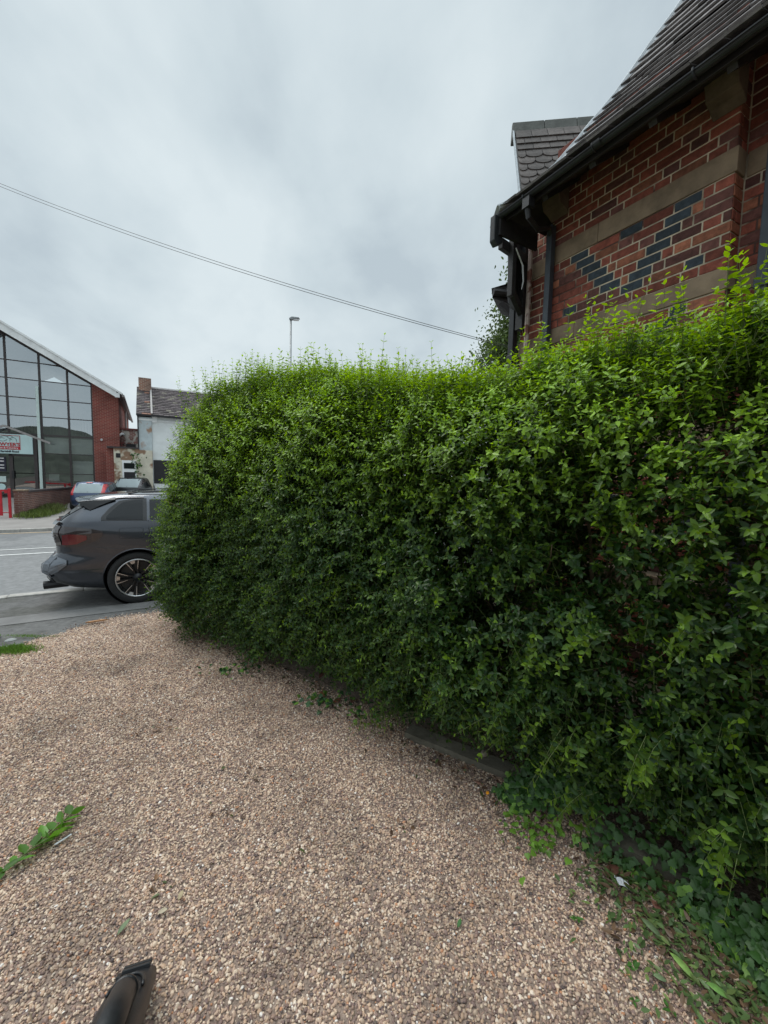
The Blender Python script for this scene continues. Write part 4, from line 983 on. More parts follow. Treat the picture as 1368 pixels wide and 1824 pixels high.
# curtain wall: verticals and rails
VL = [-2.74, -3.80, -4.97, -6.30, -7.6, -8.8, -9.96]; HL = [1.62, 2.70, 3.66, 4.62, 5.55, 6.5, 7.4]
BOT = .55
fr = MB('ab')
for a in VL: fr.box((a-.045, FB+.02, BOT), (a+.045, FB+.14, roofz(a)-.12))
for z in HL:
    # width of the gable at this height
    hw = min(RA-VL[-1], (RZ-.2-z)/SLP); a0 = max(VL[-1], RA-hw); a1 = min(VL[0], RA+hw)
    t_ = .09 if abs(z-3.66) < .01 else .04
    if z < 2.0: a0 = -4.97
    fr.box((a0, FB+.03, z-t_/2), (a1, FB+.13, z+t_/2))
for s_ in (1, -1):
    e_ = VL[0] if s_ > 0 else VL[-1]
    fr.bar((RA, FB+.08, RZ-.24), (e_, FB+.08, roofz(e_)-.24), .1, .12)
fr.box((VL[-1], FB+.03, BOT-.05), (VL[0], FB+.13, BOT+.04))
fr.build('window_frame', M['frame_dark'], SH)
# panes, one mesh each
zl = [BOT]+HL
for i in range(len(VL)-1):
    a1, a0 = VL[i]-.045, VL[i+1]+.045
    for j in range(len(zl)):
        z0 = zl[j]+.02; z1 = (zl[j+1]-.02) if j+1 < len(zl) else 99
        c0 = min(z1, roofz(a0)-.2); c1 = min(z1, roofz(a1)-.2)
        if max(c0, c1) <= z0+.05: continue
        poly = [(a0, z0), (a1, z0), (a1, max(c1, z0)), (RA, min(z1, RZ-.2)) if a0 < RA < a1 else None, (a0, max(c0, z0))]
        poly = [p for p in poly if p]
        g2 = MB('ab'); g2.add([(p[0], FB+.075, p[1]) for p in poly], [tuple(range(len(poly)))]); g2.build('glass_pane', M['facade_glass'], SH)
# interior: floors, back wall, columns, balustrade, blinds
it = MB('ab'); it.box((VL[-1], FB+.5, 3.3), (VL[0], FB+9, 3.62)); it.box((VL[-1], FB+9, zb), (VL[0], FB+9.2, 8)); it.box((VL[-1], FB+.3, zb), (VL[0], FB+9, .42)); it.build('interior_floor', M['interior'], SH)
it = MB('ab'); it.box((-4.9, FB+3, .45), (-2.8, FB+3.4, 1.5)); it.box((-7.5, FB+4, .45), (-5.4, FB+4.4, 2.4)); it.box((-4.7, FB+2.2, 1.9), (-3.2, FB+2.5, 2.3)); it.box((-6, FB+5, 3.64), (-4, FB+5.5, 5.3)); it.build('shop_fittings', M['interior_dark'], SH)
cm = MB('ab'); cm.box((-5.14, FB-.06, .3), (-5.02, FB+.015, 6.2)); cm.build('column', M['pale_column'], SH)
bd = MB('ab')
for z in (3.78, 4.58): bd.box((VL[-1], FB+.9, z), (VL[0], FB+.94, z+.05))
a = VL[-1]
while a < VL[0]: bd.box((a, FB+.905, 3.8), (a+.025, FB+.93, 4.6)); a += .14
bd.build('balustrade', M['black_paint'], SH)
bl_ = MB('ab'); bl_.box((-3.78, FB+.2, 2.72), (-2.8, FB+.22, 3.56)); bl_.box((-4.9, FB+.2, 2.72), (-3.86, FB+.22, 3.56)); bl_.box((-3.72, FB+.2, 1.25), (-2.82, FB+.22, 2.35)); bl_.box((-4.8, FB+.2, 1.25), (-4.35, FB+.22, 1.62)); bl_.build('blind', M['blind'], SH)
# bargeboards, roof
bb = MB('ab')
for s_ in (1, -1):
    e_ = EA-.05 if s_ > 0 else 2*RA-EA+.05
    bb.prism([(RA, FB-.55, RZ+.10), (e_, FB-.55, roofz(e_)+.10), (e_, FB-.55, roofz(e_)-.24), (RA, FB-.55, RZ-.28)], (0, .06, 0))
    bb.prism([(RA, FB-.60, RZ+.20), (e_+s_*.25, FB-.60, roofz(e_+s_*.25)+.20), (e_+s_*.25, FB-.60, roofz(e_+s_*.25)+.09), (RA, FB-.60, RZ+.09)], (0, .10, 0))
bb.box((EA-.12, FB-.56, roofz(EA)-.20), (EA+.10, FB-.40, roofz(EA)+.04))
bb.build('bargeboard', M['white_fascia'], SH)
rr_ = MB('ab')
for s_ in (1, -1):
    e_ = EA+.25 if s_ > 0 else 2*RA-EA-.25
    rr_.prism([(RA, FB-.55, RZ+.18), (e_, FB-.55, roofz(e_)+.18), (e_, FB-.55, roofz(e_)+.08), (RA, FB-.55, RZ+.08)], (0, 13.5, 0))
rr_.build('roof', mat('shop_roof', (.33, .33, .33), .8, .2, 3), SH)
sf2 = MB('ab')
for s_ in (1, -1):
    e_ = EA if s_ > 0 else 2*RA-EA
    sf2.prism([(RA, FB-.48, RZ-.06), (e_, FB-.48, roofz(e_)-.06), (e_, FB-.48, roofz(e_)-.10), (RA, FB-.48, RZ-.10)], (0, .47, 0))
sf2.build('soffit', M['white_fascia'], SH)
gt = MB('ab'); gt.box((EA+.2, FB-.5, roofz(EA)-.14), (EA+.32, 40.8, roofz(EA)-.02)); gt.build('gutter', M['grey_pipe'], SH)
gt = MB('ab'); gt.tube([(EA+.10, 33.5, 4.2), (EA+.10, 33.5, 6.0)], .06, 8); gt.build('downpipe', M['grey_pipe'], SH)
sl3 = MB('ab'); sl3.tube([(-2.35, FB-.02, 3.6), (-2.35, FB-.12, 3.58)], .06, 8); sl3.build('security_light', M['white_plastic'], SH)
# entrance sign with gable canopy bars
SG = thing('shop_sign', 'pale blue shop sign with a red lettered crest over the shop entrance', 'sign', W(-6.3, FB-.15, 2.7), ROT)
sgm = MB('ab'); sgm.box((-7.95, FB-.12, 2.62), (-5.35, FB-.02, 3.62)); sgm.build('sign_panel', M['sign_panel'], SG, bevel=.01)
def TM(a, b, z): return Matrix.Translation(W(a, b, z)) @ Matrix.Rotation(ROT, 4, 'Z') @ Matrix.Rotation(math.pi/2, 4, 'X')
sr = MB('ab'); sr.box((-6.95, FB-.135, 2.83), (-5.85, FB-.122, 2.99)); sr.box((-5.86, FB-.135, 2.83), (-5.84, FB-.122, 3.55)); sr.box((-6.95, FB-.135, 2.83), (-6.93, FB-.122, 3.55)); sr.box((-6.95, FB-.135, 3.54), (-5.84, FB-.122, 3.56)); sr.build('crest_frame', M['sign_red'], SG)
text_mesh('lettering', "BOWYER'S", .23, M['sign_red'], SG, TM(-6.40, FB-.137, 3.09), 1.0, .006)
text_mesh('lettering', "Horse & Country", .13, M['sign_white'], SG, TM(-6.40, FB-.142, 2.91), 1.0, .002)
text_mesh('lettering', "702 Hartshill Road", .13, M['sign_black'], SG, TM(-6.40, FB-.137, 2.73), 1.0, .004)
ho = MB('ab')
def dr(pts): ho.tube([(-6.40+x*.5, FB-.13, 3.36+y*.3) for x, y in pts], .008, 5)
dr([(-.95, -.25), (-.7, .1), (-.4, .35), (-.15, .55), (.1, .5), (.2, .2), (.5, -.1)]); dr([(-.95, -.25), (-.75, -.45), (-.5, -.3), (-.2, -.4), (.1, -.1)]); dr([(0, .45), (.4, .6), (.6, .3), (.8, .1), (.85, -.4)]); dr([(-.45, .1), (-.3, .2), (-.1, .1)]); dr([(.3, -.35), (.35, .1), (.55, .35)])
ho.build('crest_drawing', M['sign_black'], SG)
cn = MB('ab'); cn.bar((-6.35, FB-.5, 4.0), (-4.55, FB-.5, 3.22), .07, .10); cn.bar((-6.35, FB-.5, 4.0), (-8.15, FB-.5, 3.22), .07, .10); cn.bar((-6.3, FB-.5, 3.97), (-6.3, FB+.02, 3.97), .05, .05); cn.bar((-5.0, FB-.5, 3.42), (-5.0, FB+.02, 3.42), .05, .05); cn.build('canopy_bar', M['grey_pipe'], SH)
# entrance door
dd = MB('ab'); dd.box((-6.35, FB-.02, .4), (-6.19, FB+.02, 2.6)); dd.box((-5.34, FB-.03, .4), (-5.2, FB+.02, 3.6)); dd.box((-6.35, FB-.02, 2.5), (-5.2, FB+.02, 2.6)); dr2 = dd.build('door', M['frame_dark'], SH)
dh = MB('ab'); dh.box((-6.24, FB-.07, 1.35), (-6.16, FB-.02, 1.75)); dh.build('handle', M['black_paint'], dr2)
pst = MB('ab')
for i, (z, c) in enumerate(((.95, 'blue_render'), (1.35, 'pale_column'))): pass
pst.box((-6.85, FB+.0, 1.15), (-6.5, FB+.02, 1.45)); pst.build('door_poster', M['pale_column'], SH)
pst = MB('ab'); pst.tube([(-6.7, FB+.0, .9), (-6.7, FB+.02, .9)], .17, 20); pst.build('door_sticker', M['sign_panel'], SH)
pst = MB('ab'); pst.box((-6.95, FB+.03, 1.7), (-6.48, FB+.035, 2.45)); nb = pst.build('notice_board', M['sign_black'], SH)
text_mesh('notice_lines', 'OPEN', .12, M['sign_white'], nb, TM(-6.7, FB+.02, 2.3)) if False else None
pst = MB('ab')
for z in (2.35, 2.2, 2.0, 1.85): pst.box((-6.9, FB+.015, z), (-6.55, FB+.025, z+.05))
pst.build('notice_line', M['sign_white'], nb)
# ================================================================ DERELICT HOUSE and lean-to
DH = thing('derelict_house', 'derelict white rendered house with dark mossy tiled roof and short brick chimney', 'house', W(1.0, 26, 0), ROT)
B0 = 26.0
m_ = MB('ab'); m_.box((.13, B0, -.3), (9.0, B0+7, 4.86)); m_.build('wall', M['white_render'], DH)
m_ = MB('ab'); m_.box((-.50, B0-.12, -.3), (.12, B0+6, 4.80)); m_.build('side_bay', M['blue_render'], DH)
m_ = MB('ab'); m_.box((-.55, B0-.14, 4.62), (.16, B0-.12, 4.72)); m_.box((.13, B0-.10, 4.55), (.38, B0-.02, 4.86)); m_.box((.4, B0-.05, 4.60), (9, B0-.02, 4.70)); m_.build('cornice', M['white_fascia'], DH)
EV, RGE = (B0-.25, 4.90), (B0+3.2, 6.95)
tl2 = MB('ab'); nrow = 17; import itertools
for r2 in range(nrow):
    t0 = r2/nrow; t1 = (r2+1.35)/nrow; b_0 = EV[0]+(RGE[0]-EV[0])*t0; z_0 = EV[1]+(RGE[1]-EV[1])*t0; b_1 = EV[0]+(RGE[0]-EV[0])*t1; z_1 = EV[1]+(RGE[1]-EV[1])*t1
    a = -.60+.28*t0*0-(.13 if r2 % 2 else 0)
    while a < 9:
        k = rnd.uniform(.55, 1.3); c = (.105*k, .085*k, .088*k)
        if rnd.random() < .10: c = (.20, .18, .15)
        if -.45 < a < .0 and rnd.random() < .3: c = (.26, .13, .09)
        j = rnd.uniform(-.015, .015); x0 = max(a, -.60); q = rnd.uniform(0, .02)
        tl2.add([(x0, b_0, z_0+.05+q), (a+.25, b_0, z_0+.05+q), (a+.25, b_1, z_1+.0), (x0, b_1, z_1), (x0, b_0, z_0+.01), (a+.25, b_0, z_0+.01)], [(0, 1, 2, 3), (4, 5, 1, 0)], c); a += .262
tl2.build('roof', M['roof_tile'], DH)
m_ = MB('ab'); m_.prism([(-.58, EV[0]+.02, EV[1]-.03), (-.58, RGE[0], RGE[1]-.03), (-.58, RGE[0]+3, EV[1])], (9.5, 0, 0)); m_.build('roof_core', M['timber_black'], DH)
m_ = MB('ab'); m_.bar((.13, EV[0]-.02, EV[1]+.08), (.13, RGE[0], RGE[1]+.09), .09, .08); m_.build('verge', M['grey_pipe'], DH)
m_ = MB('ab'); a = .15
while a < 9: m_.prism([(a, RGE[0]-.12, RGE[1]), (a, RGE[0]-.05, RGE[1]+.10), (a, RGE[0]+.05, RGE[1]+.10), (a, RGE[0]+.12, RGE[1])], (.43, 0, 0)); a += .44
m_.build('ridge_tiles', M['grey_pipe'], DH)
m_ = MB('ab'); m_.box((-.50, B0+2.7, 5.8), (.16, B0+3.4, 7.45)); m_.build('chimney', M['old_brick'], DH)
m_ = MB('ab'); m_.box((-.53, B0+2.67, 6.45), (.19, B0+3.43, 6.62)); m_.build('chimney_flashing', M['grey_pipe'], DH)
m_ = MB('ab'); m_.box((-.6, EV[0]-.06, EV[1]-.06), (9, EV[0]+.02, EV[1]+.02)); m_.box((-.56, B0-.2, 3.0), (-.50, B0-.14, 4.85)); m_.build('gutter', M['black_paint'], DH)
m_ = MB('ab'); m_.box((.16, B0-.03, 1.2), (1.7, B0+.03, 2.5)); m_.build('boarded_window', M['black_paint'], DH)
LT = thing('lean_to', 'low flat roofed outbuilding with cream paint peeling off brick between shop and white house', 'outbuilding', W(-1, 26, 0), ROT)
m_ = MB('ab'); m_.box((-1.66, B0-.3, -.3), (-.52, B0+2.2, 3.05)); m_.box((-.52, B0-.3, -.3), (.115, B0-.125, 3.0)); m_.build('wall', M['peeling_render'], LT)
m_ = MB('ab'); m_.box((-1.95, B0-.36, 3.05), (-.5, B0+2.2, 3.13)); m_.build('roof', M['frame_dark'], LT)
m_ = MB('ab'); m_.box((-2.02, B0-.02, -.3), (-1.67, B0+2, 3.04)); m_.build('brick_end', M['modern_brick'], LT)
dr3 = MB('ab'); dr3.box((-1.30, B0-.34, .0), (-.66, B0-.305, 2.42)); fr3 = dr3.build('door_frame', M['white_fascia'], LT, bevel=.01)
m_ = MB('ab'); m_.box((-1.22, B0-.36, .05), (-.72, B0-.345, 1.80)); m_.build('doorway', M['interior_dark'], fr3)
m_ = MB('ab'); m_.box((-1.22, B0-.36, 1.98), (-.74, B0-.345, 2.28)); m_.build('fanlight', M['house_glass'], fr3)
m_ = MB('ab'); m_.box((-1.56, B0-.325, 2.55), (-1.36, B0-.295, 2.78)); m_.build('vent', M['interior_dark'], LT)
m_ = MB('ab'); m_.box((-1.55, B0+2.3, 3.1), (-.5, B0+5, 4.25)); m_.build('rear_brick_wall', M['flaked_brick'], LT)
m_ = MB('ab'); m_.box((-1.6, B0+2.2, 4.25), (-.5, B0+5, 4.35)); m_.box((-1.6, B0+2.15, 3.45), (-1.28, B0+2.29, 3.52)); m_.box((-1.45, B0+2.15, 3.14), (-1.38, B0+2.28, 3.45)); m_.build('red_coping', mat('red_coping', (.16, .04, .035), .7, .2, 5), LT)
m_ = MB('ab'); m_.box((-1.2, B0+2.24, 3.15), (-.72, B0+2.29, 3.45)); m_.build('dark_opening', M['interior_dark'], LT)
m_ = MB('ab'); m_.tube([(-1.55, B0+2.2, 3.68), (-1.50, B0+2.2, 3.92), (-1.38, B0+2.2, 4.02), (-1.28, B0+2.25, 3.98)], .07, 8); m_.build('vent_pipe', M['white_fascia'], LT, smooth=True)
# ================================================================ LOW WALL, GATE, LAMP, WIRE
LW = thing('low_brick_wall', 'low brick wall with dark coping running back beside the car park entrance', 'wall', W(-4.6, 21.3, -.12), ROT)
m_ = MB('w'); A_ = Vector(W(-4.6, 21.3)); B_ = Vector(W(-3.4, 29.0)); dv = (B_-A_).normalized(); sv2 = Vector((-dv.y, dv.x, 0))
def strip(p, q, w_, z0, z1, m_): 
    V_ = [p-sv2*w_, p+sv2*w_, q+sv2*w_, q-sv2*w_]; m_.prism([(v_.x, v_.y, z0) for v_ in V_], (0, 0, z1-z0))
strip(A_+dv*.45, B_, .11, -.3, .86, m_); m_.build('brick_face', M['wall_brick'], LW)
m_ = MB('w'); strip(A_, A_+dv*.45, .16, -.3, .93, m_); m_.build('pier', M['wall_brick'], LW)
m_ = MB('w'); strip(A_+dv*.46, B_, .15, .865, .95, m_); m_.build('coping', M['frame_dark'], LW, bevel=.01)
m_ = MB('w'); strip(A_-dv*.02, A_+dv*.47, .18, .935, .99, m_); m_.build('pier_cap', M['band_stone'], LW, bevel=.01)
GT = thing('red_gate', 'bright red tubular metal gate frame at the end of the low brick wall', 'gate', W(-4.9, 21.2, -.12), ROT)
m_ = MB('ab'); m_.box((-4.88, 21.10, -.12), (-4.80, 21.18, 1.05)); m_.build('post', M['gate_red'], GT)
m_ = MB('ab'); m_.box((-7.2, 21.12, .93), (-4.89, 21.17, 1.0)); m_.box((-5.16, 21.12, -.02), (-5.06, 21.17, .93)); m_.box((-5.06, 21.13, .08), (-4.88, 21.16, .11)); m_.box((-4.98, 21.12, .86), (-4.89, 21.17, .93)); m_.build('gate_frame', M['gate_red'], GT)
m_ = MB('ab'); m_.box((-7.2, 21.13, -.02), (-5.17, 21.16, .05)); m_.build('bottom_rail', M['white_plastic'], GT)
LP = thing('street_lamp', 'tall grey street lamp column rising behind the hedge', 'lamp', (-4.80, 20.5, -.12))
m_ = MB('w'); m_.tube([(-4.80, 20.5, -.12), (-4.80, 20.5, 1.4), (-4.80, 20.5, 1.45), (-4.76, 20.5, 9.4)], [.10, .10, .07, .045], 10); m_.build('pole', M['grey_metal'], LP, smooth=True)
m_ = MB('w'); m_.prism([(-4.83, 20.42, 9.38), (-4.83, 20.42, 9.46), (-4.70, 20.42, 9.53), (-4.36, 20.42, 9.50), (-4.32, 20.42, 9.45), (-4.60, 20.42, 9.40)], (0, .2, 0)); m_.build('lamp_head', M['grey_metal'], LP, bevel=.02)
m_ = MB('w'); m_.box((-4.62, 20.45, 9.37), (-4.38, 20.59, 9.425)); m_.build('lens', M['white_plastic'], LP)
def wire(name, label, p, q, sag, dz):
    m_ = MB('w'); p = Vector(p); q = Vector(q); pts = []
    for i in range(41):
        t = i/40; v_ = p.lerp(q, t); v_.z -= sag*4*t*(1-t); v_.z += dz; pts.append(v_)
    m_.tube(pts, .0038, 5); return tag(m_.build(name, M['cable']), label, 'cable', 'overhead cables')
wire('overhead_cable', 'upper of two thin overhead cables crossing the sky to the house', (-9.0, 8.2, 7.80), (1.62, 5.3, 3.44), .20, .0)
wire('overhead_cable', 'lower of two thin overhead cables crossing the sky to the house', (-9.0, 8.2, 7.76), (1.62, 5.3, 3.43), .21, -.01)
# wooded hill behind the photographer, seen only in the glass
hl = MB('ab'); rows = []
for j in range(7):
    rows.append([(-150+i*5, -70-j*12, (0 if j == 0 else (6+3.2*math.sin(i*.31)+2.2*math.sin(i*.83+1)+rnd.uniform(-.8, .8))*min(1, j/1.5)+j*1.2)) for i in range(75)])
hl.grid(rows); struct(hl.build('hills', mat('hills_green', (.05, .055, .04), .95, .5, .3)))
# ================================================================ TREES
def tree(name, label, base, h, crown, nl, lsz, colr, seed, grp=None):
    r2 = np.random.default_rng(seed); T = thing(name, label, 'tree', base, 0, grp); B = Vector(base); tr = MB('w'); q = random.Random(seed)
    cx, cy, cz, rx, ry, rz_ = crown; C3 = Vector((cx, cy, cz))
    pts = [B, B.lerp(C3, .4)+Vector((q.uniform(-.1, .1), .05, 0)), B.lerp(C3, .75), C3+Vector((0, 0, rz_*.5))]
    r1 = h*.022; tr.tube(pts, [r1, r1*.8, r1*.55, r1*.2], 8); tips = []
    for i in range(34):
        s0 = pts[1].lerp(pts[3], q.random()); th = q.uniform(0, 6.28); ph = q.uniform(-.7, 1.2); k = q.uniform(.65, 1.0)
        e_ = C3+Vector((rx*math.cos(th)*math.cos(ph), ry*math.sin(th)*math.cos(ph), rz_*math.sin(ph)))*k
        md_ = s0.lerp(e_, .5)+Vector((0, 0, .08*h*.3)); tr.tube([s0, md_, e_], [r1*.3, r1*.18, r1*.06], 5); tips += [e_, md_.lerp(e_, .5)]
    tr.build('trunk', M['bark'], T, smooth=True)
    tips = np.array([tuple(t) for t in tips]); idx = r2.integers(0, len(tips), nl); cs = .20*rx*r2.uniform(.6, 1.3, (len(tips), 1))
    P = tips[idx]+r2.normal(0, 1, (nl, 3))*cs[idx]*np.array([1, 1, .6]); D = r2.normal(0, 1, (nl, 3))+np.array([0, 0, -.2]); U = r2.normal(0, .5, (nl, 3))+np.array([0, 0, 1])
    k = r2.uniform(.6, 1.35, (nl, 1)); c = np.array([colr])*k; ln = lsz*r2.uniform(.7, 1.3, nl)
    V, F, C = leaves(P, D, U, ln, ln*.55, c); np_mesh('crown', V, F, C, M['tree_leaf'], T)
tree('garden_tree', 'green leafy tree just beyond the far corner of the brick house', (3.9, 9.6, -.1), 6.5, (3.25, 9.2, 4.7, 1.15, 1.2, 2.0), 22000, .075, (.10, .155, .05), 5)
# ================================================================ SMALL THINGS ON THE GROUND
# edging boards
def board(label, p0, p1, z):
    p0 = Vector(p0); p1 = Vector(p1); m_ = MB('w'); n = 8; d = (p1-p0)/n
    rows = []
    for i in range(n+1):
        c = p0+d*i; s_ = Vector((-d.y, d.x, 0)).normalized(); wv = .004*math.sin(i*1.7)
        rows.append([(c+s_*(.05+wv)+Vector((0, 0, z+.02))), (c+s_*(.045+wv)+Vector((0, 0, z+.03))), (c-s_*.055+Vector((0, 0, z+.022))), (c-s_*.06+Vector((0, 0, z-.05))), (c+s_*.05+Vector((0, 0, z-.05)))])
    for r_ in rows: r_.append(r_[0])
    m_.grid(rows); m_.f.append((0, 1, 2, 3, 4)); m_.f.append(tuple(n*6+i for i in (4, 3, 2, 1, 0)))
    return tag(m_.build('edging_board', M['board_wood']), label, 'board', 'timber boards edging the gravel')
board('weathered timber edging board with a pebble on it, under the middle of the hedge', (.20, 2.64, 0), (.86, 2.22, 0), .025)
board('short end of timber edging board showing between ivy in the lower right', (1.06, 1.86, 0), (1.45, 1.60, 0), .045)
def blob(name, label, cat, c, r3, mt, seed=1, group=None):
    bm = bmesh.new(); bmesh.ops.create_icosphere(bm, subdivisions=3, radius=1); q = random.Random(seed); o_ = [q.uniform(0, 6) for _ in range(3)]
    for v_ in bm.verts:
        k = 1+.12*math.sin(v_.co.x*2.3+o_[0])*math.sin(v_.co.y*2.1+o_[1])+.06*math.sin(v_.co.z*5+o_[2]); v_.co = Vector((v_.co.x*r3[0]*k, v_.co.y*r3[1]*k, v_.co.z*r3[2]*k))
    me = bpy.data.meshes.new(name); bm.to_mesh(me); bm.free(); me.materials.append(mt); me.polygons.foreach_set('use_smooth', [True]*len(me.polygons))
    o = bpy.data.objects.new(name, me); COL.objects.link(o); o.location = c; o.rotation_euler = (0, 0, q.uniform(0, 3)); return tag(o, label, cat, group)
blob('pebble', 'large smooth brown pebble resting on the timber edging board', 'stone', (.655, 2.375, .065), (.030, .022, .013), M['pebble_big'])
def big_leaf(name, label, cat, p, ang, ln, wd, col, tilt=.2, curl=.25, group=None, mt='dry_leaf'):
    m_ = MB('l'); rows = []
    for i in range(9):
        t = i/8; w_ = wd*math.sin(math.pi*min(1, t*.97+.03))**.8*(1-.15*t); z = -curl*ln*(t-.5)**2+tilt*ln*t
        rows.append([(ln*t, -w_/2, z+wd*.12), (ln*t, 0, z), (ln*t, w_/2, z+wd*.12)])
    m_.grid(rows, col); o = m_.build(name, M[mt], None, smooth=True); o.location = p; o.rotation_euler = (0, 0, ang)
    sm = o.modifiers.new('thick', 'SOLIDIFY'); sm.thickness = .0006
    return tag(o, label, cat, group)
def gl(n_, p, a, ln, wd, c, lab, group=None, **k): return big_leaf(n_, lab, 'leaf', p, a, ln, wd, c, group=group, **k)
gl('dry_leaf', (-.36, 2.98, .02), .5, .075, .045, (.20, .065, .035), 'large rust brown leaf on the gravel at the hedge foot, left of the board')
gl('dry_leaf', (-.44, 3.05, .03), 2.3, .07, .04, (.24, .09, .05), 'orange brown curled leaf behind the rust brown one at the hedge foot')
gl('dry_leaf', (-.22, 2.98, .02), 1.3, .06, .035, (.13, .05, .035), 'dark brown leaf between ivy sprigs at the hedge foot')
gl('dry_leaf', (-.52, 3.30, .05), 1.2, .09, .045, (.11, .04, .03), 'dark red leaf hanging in the shade under the hedge')
gl('dry_leaf', (.55, 2.19, .03), -1.0, .065, .022, (.27, .14, .10), 'pinkish brown leaf leaning on the near end of the long board')
gl('dry_leaf', (.62, 2.45, .05), .3, .05, .025, (.22, .07, .03), 'russet leaf lying behind the long edging board')
gl('dry_leaf', (1.02, 1.66, .02), .2, .07, .05, (.13, .05, .03), 'brown leaf beside the white plastic scrap')
gl('dry_leaf', (1.13, 1.62, .02), 1.0, .07, .04, (.26, .17, .09), 'tan leaf right of the white plastic scrap')
gl('dry_leaf', (1.16, 1.50, .02), 2.0, .045, .03, (.22, .09, .06), 'small reddish leaf among the clippings')
gl('fallen_leaf', (.32, 1.43, .02), 1.0, .032, .016, (.04, .13, .03), 'single green leaf lying on the open gravel')
gl('fallen_leaf', (-.97, 1.38, .02), 1.2, .055, .022, (.13, .17, .09), 'pale green leaf on the gravel above the black tool head')
gl('fallen_leaf', (-.80, 1.50, .03), 1.5, .035, .02, (.36, .29, .17), 'curled tan leaf right of the pale green leaf')
gl('fallen_leaf', (-.86, 1.46, .02), .2, .035, .024, (.40, .34, .24), 'flat straw coloured leaf just above the black tool head')
tag(big_leaf('petal', 'bright orange petal on the gravel by the ivy', 'petal', (.60, 2.10, .018), .8, .022, .02, (1, 1, 1), tilt=.3, mt='orange_petal'), 'bright orange petal on the gravel by the ivy', 'petal')
m_ = MB('w')
m_.grid([[(1.045+.009*i+rnd.uniform(-.004, .004), 1.60+.009*j-.006*i+rnd.uniform(-.004, .004), .022+rnd.uniform(0, .016)) for j in range(6)] for i in range(5)]); tag(m_.build('plastic_scrap', M['white_plastic']), 'crumpled white plastic scrap on the gravel beside the ivy', 'litter')
m_ = MB('w'); m_.prism([(-1.50, 1.74, .022), (-1.49, 1.74, .022), (-1.455, 1.79, .026), (-1.462, 1.793, .026)], (0, 0, .003)); tag(m_.build('white_scrap', M['white_plastic']), 'thin white scrap beside the cut privet branch', 'litter')
# ivy at the foot of the hedge
def ivy(name, label, n, sampler, size, colf, seed, kind=None):
    r2 = np.random.default_rng(seed); P, Nn = sampler(r2, n); n = len(P)
    shape = np.array([(0, 0), (.18, .30), (.50, .22), (.33, .52)  , (.40, .70), (.16, .78), (0, 1.05), (-.16, .78), (-.40, .70), (-.33, .52), (-.50, .22), (-.18, .30)])
    shape = np.array([(0, .0), (.28, -.10), (.52, .22), (.34, .42), (.30, .62), (.12, .74), (0, 1.05), (-.12, .74), (-.30, .62), (-.34, .42), (-.52, .22), (-.28, -.10)])
    U = nrm(Nn+r2.normal(0, .42, (n, 3))); D0 = np.array([[-.3, -.5, -.7]])+r2.normal(0, .8, (n, 3)); D = nrm(D0-U*(D0*U).sum(1, keepdims=True)); S = np.cross(D, U)
    ln = size*r2.uniform(.55, 1.35, n)
    cz = np.array([-.06*(abs(x)/.5)-.10*y*y for x, y in shape])
    V = P[:, None]+S[:, None]*shape[None, :, 0:1]*ln[:, None, None]+D[:, None]*shape[None, :, 1:2]*ln[:, None, None]+U[:, None]*cz[None, :, None]*ln[:, None, None]
    c0 = P+D*ln[:, None]*.35+U*ln[:, None]*.03
    V = np.concatenate([V, c0[:, None]], 1).reshape(-1, 3); b = (np.arange(n)*13)[:, None, None]
    i = np.arange(12)[None, :, None]; F = np.concatenate([b+12+0*i, b+i, b+(i+1) % 12], 2).reshape(-1, 3)
    C = np.repeat(colf(r2, n, P), 13, 0)
    return np_mesh(name, V, F, C, M['ivy'])
def base_(b): return np.interp(b, [-.4, .2, .6, 1.0, 1.3, 1.75], [1.70, 1.70, 1.82, 1.76, 1.64, 1.58])
def samp_ivy(r2, n):
    b = r2.uniform(-.4, 1.5, n); t = r2.random(n)**1.3; gap = np.sin(b*9)*np.sin(b*4+t*7); kp = ((gap < .45) | (t > .5)) & ~((b > .70) & (b < 1.12) & (base_(b)+t*.62 < 2.05) & (r2.random(n) < .8)); b = b[kp]; t = t[kp]; n = len(b)
    base = np.interp(b, [-.4, .2, .6, 1.0, 1.3, 1.75], [1.70, 1.70, 1.82, 1.76, 1.64, 1.58]); a = base+t*.62; h = np.interp(b, [-.4, .3, .9, 1.3, 1.75], [.30, .42, .30, .30, .12])
    z = .02+h*np.clip(t*1.5, 0, 1)**.8+r2.normal(0, .02, n); P = to_w(np.c_[a, b, np.clip(z, .015, 1)])
    Nn = to_w(np.c_[-np.ones(n)*.8, -.3*np.ones(n), .8*np.ones(n)]); return P, Nn
def col_ivy(r2, n, P):
    y = (r2.random(n) < np.where(P[:, 2] < .07, .30, .07))[:, None]
    c = np.where(y, np.array([[.13, .25, .035]]), np.array([[.036, .088, .020]])); return c*r2.uniform(.7, 1.35, (n, 1))
o = ivy('ivy', '', 9000, samp_ivy, .033, col_ivy, 3); o['kind'] = 'stuff'; o['label'] = 'dark ivy covering the ground at the foot of the hedge on the right'; o['category'] = 'ivy'
def patch_s(cx, cy, rx, ry, h=.05):
    def f(r2, n):
        P = np.c_[cx+r2.normal(0, rx, n), cy+r2.normal(0, ry, n), .018+h*r2.random(n)]; return P, np.tile(np.array([[-.1, -.2, 1.]]), (n, 1))
    return f
def light_col(r2, n, P): return np.array([[.14, .27, .035]])*r2.uniform(.6, 1.25, (n, 1))
def mid_col(r2, n, P):
    y = (r2.random(n) < .3)[:, None]; return np.where(y, np.array([[.11, .21, .035]]), np.array([[.035, .095, .03]]))*r2.uniform(.7, 1.25, (n, 1))
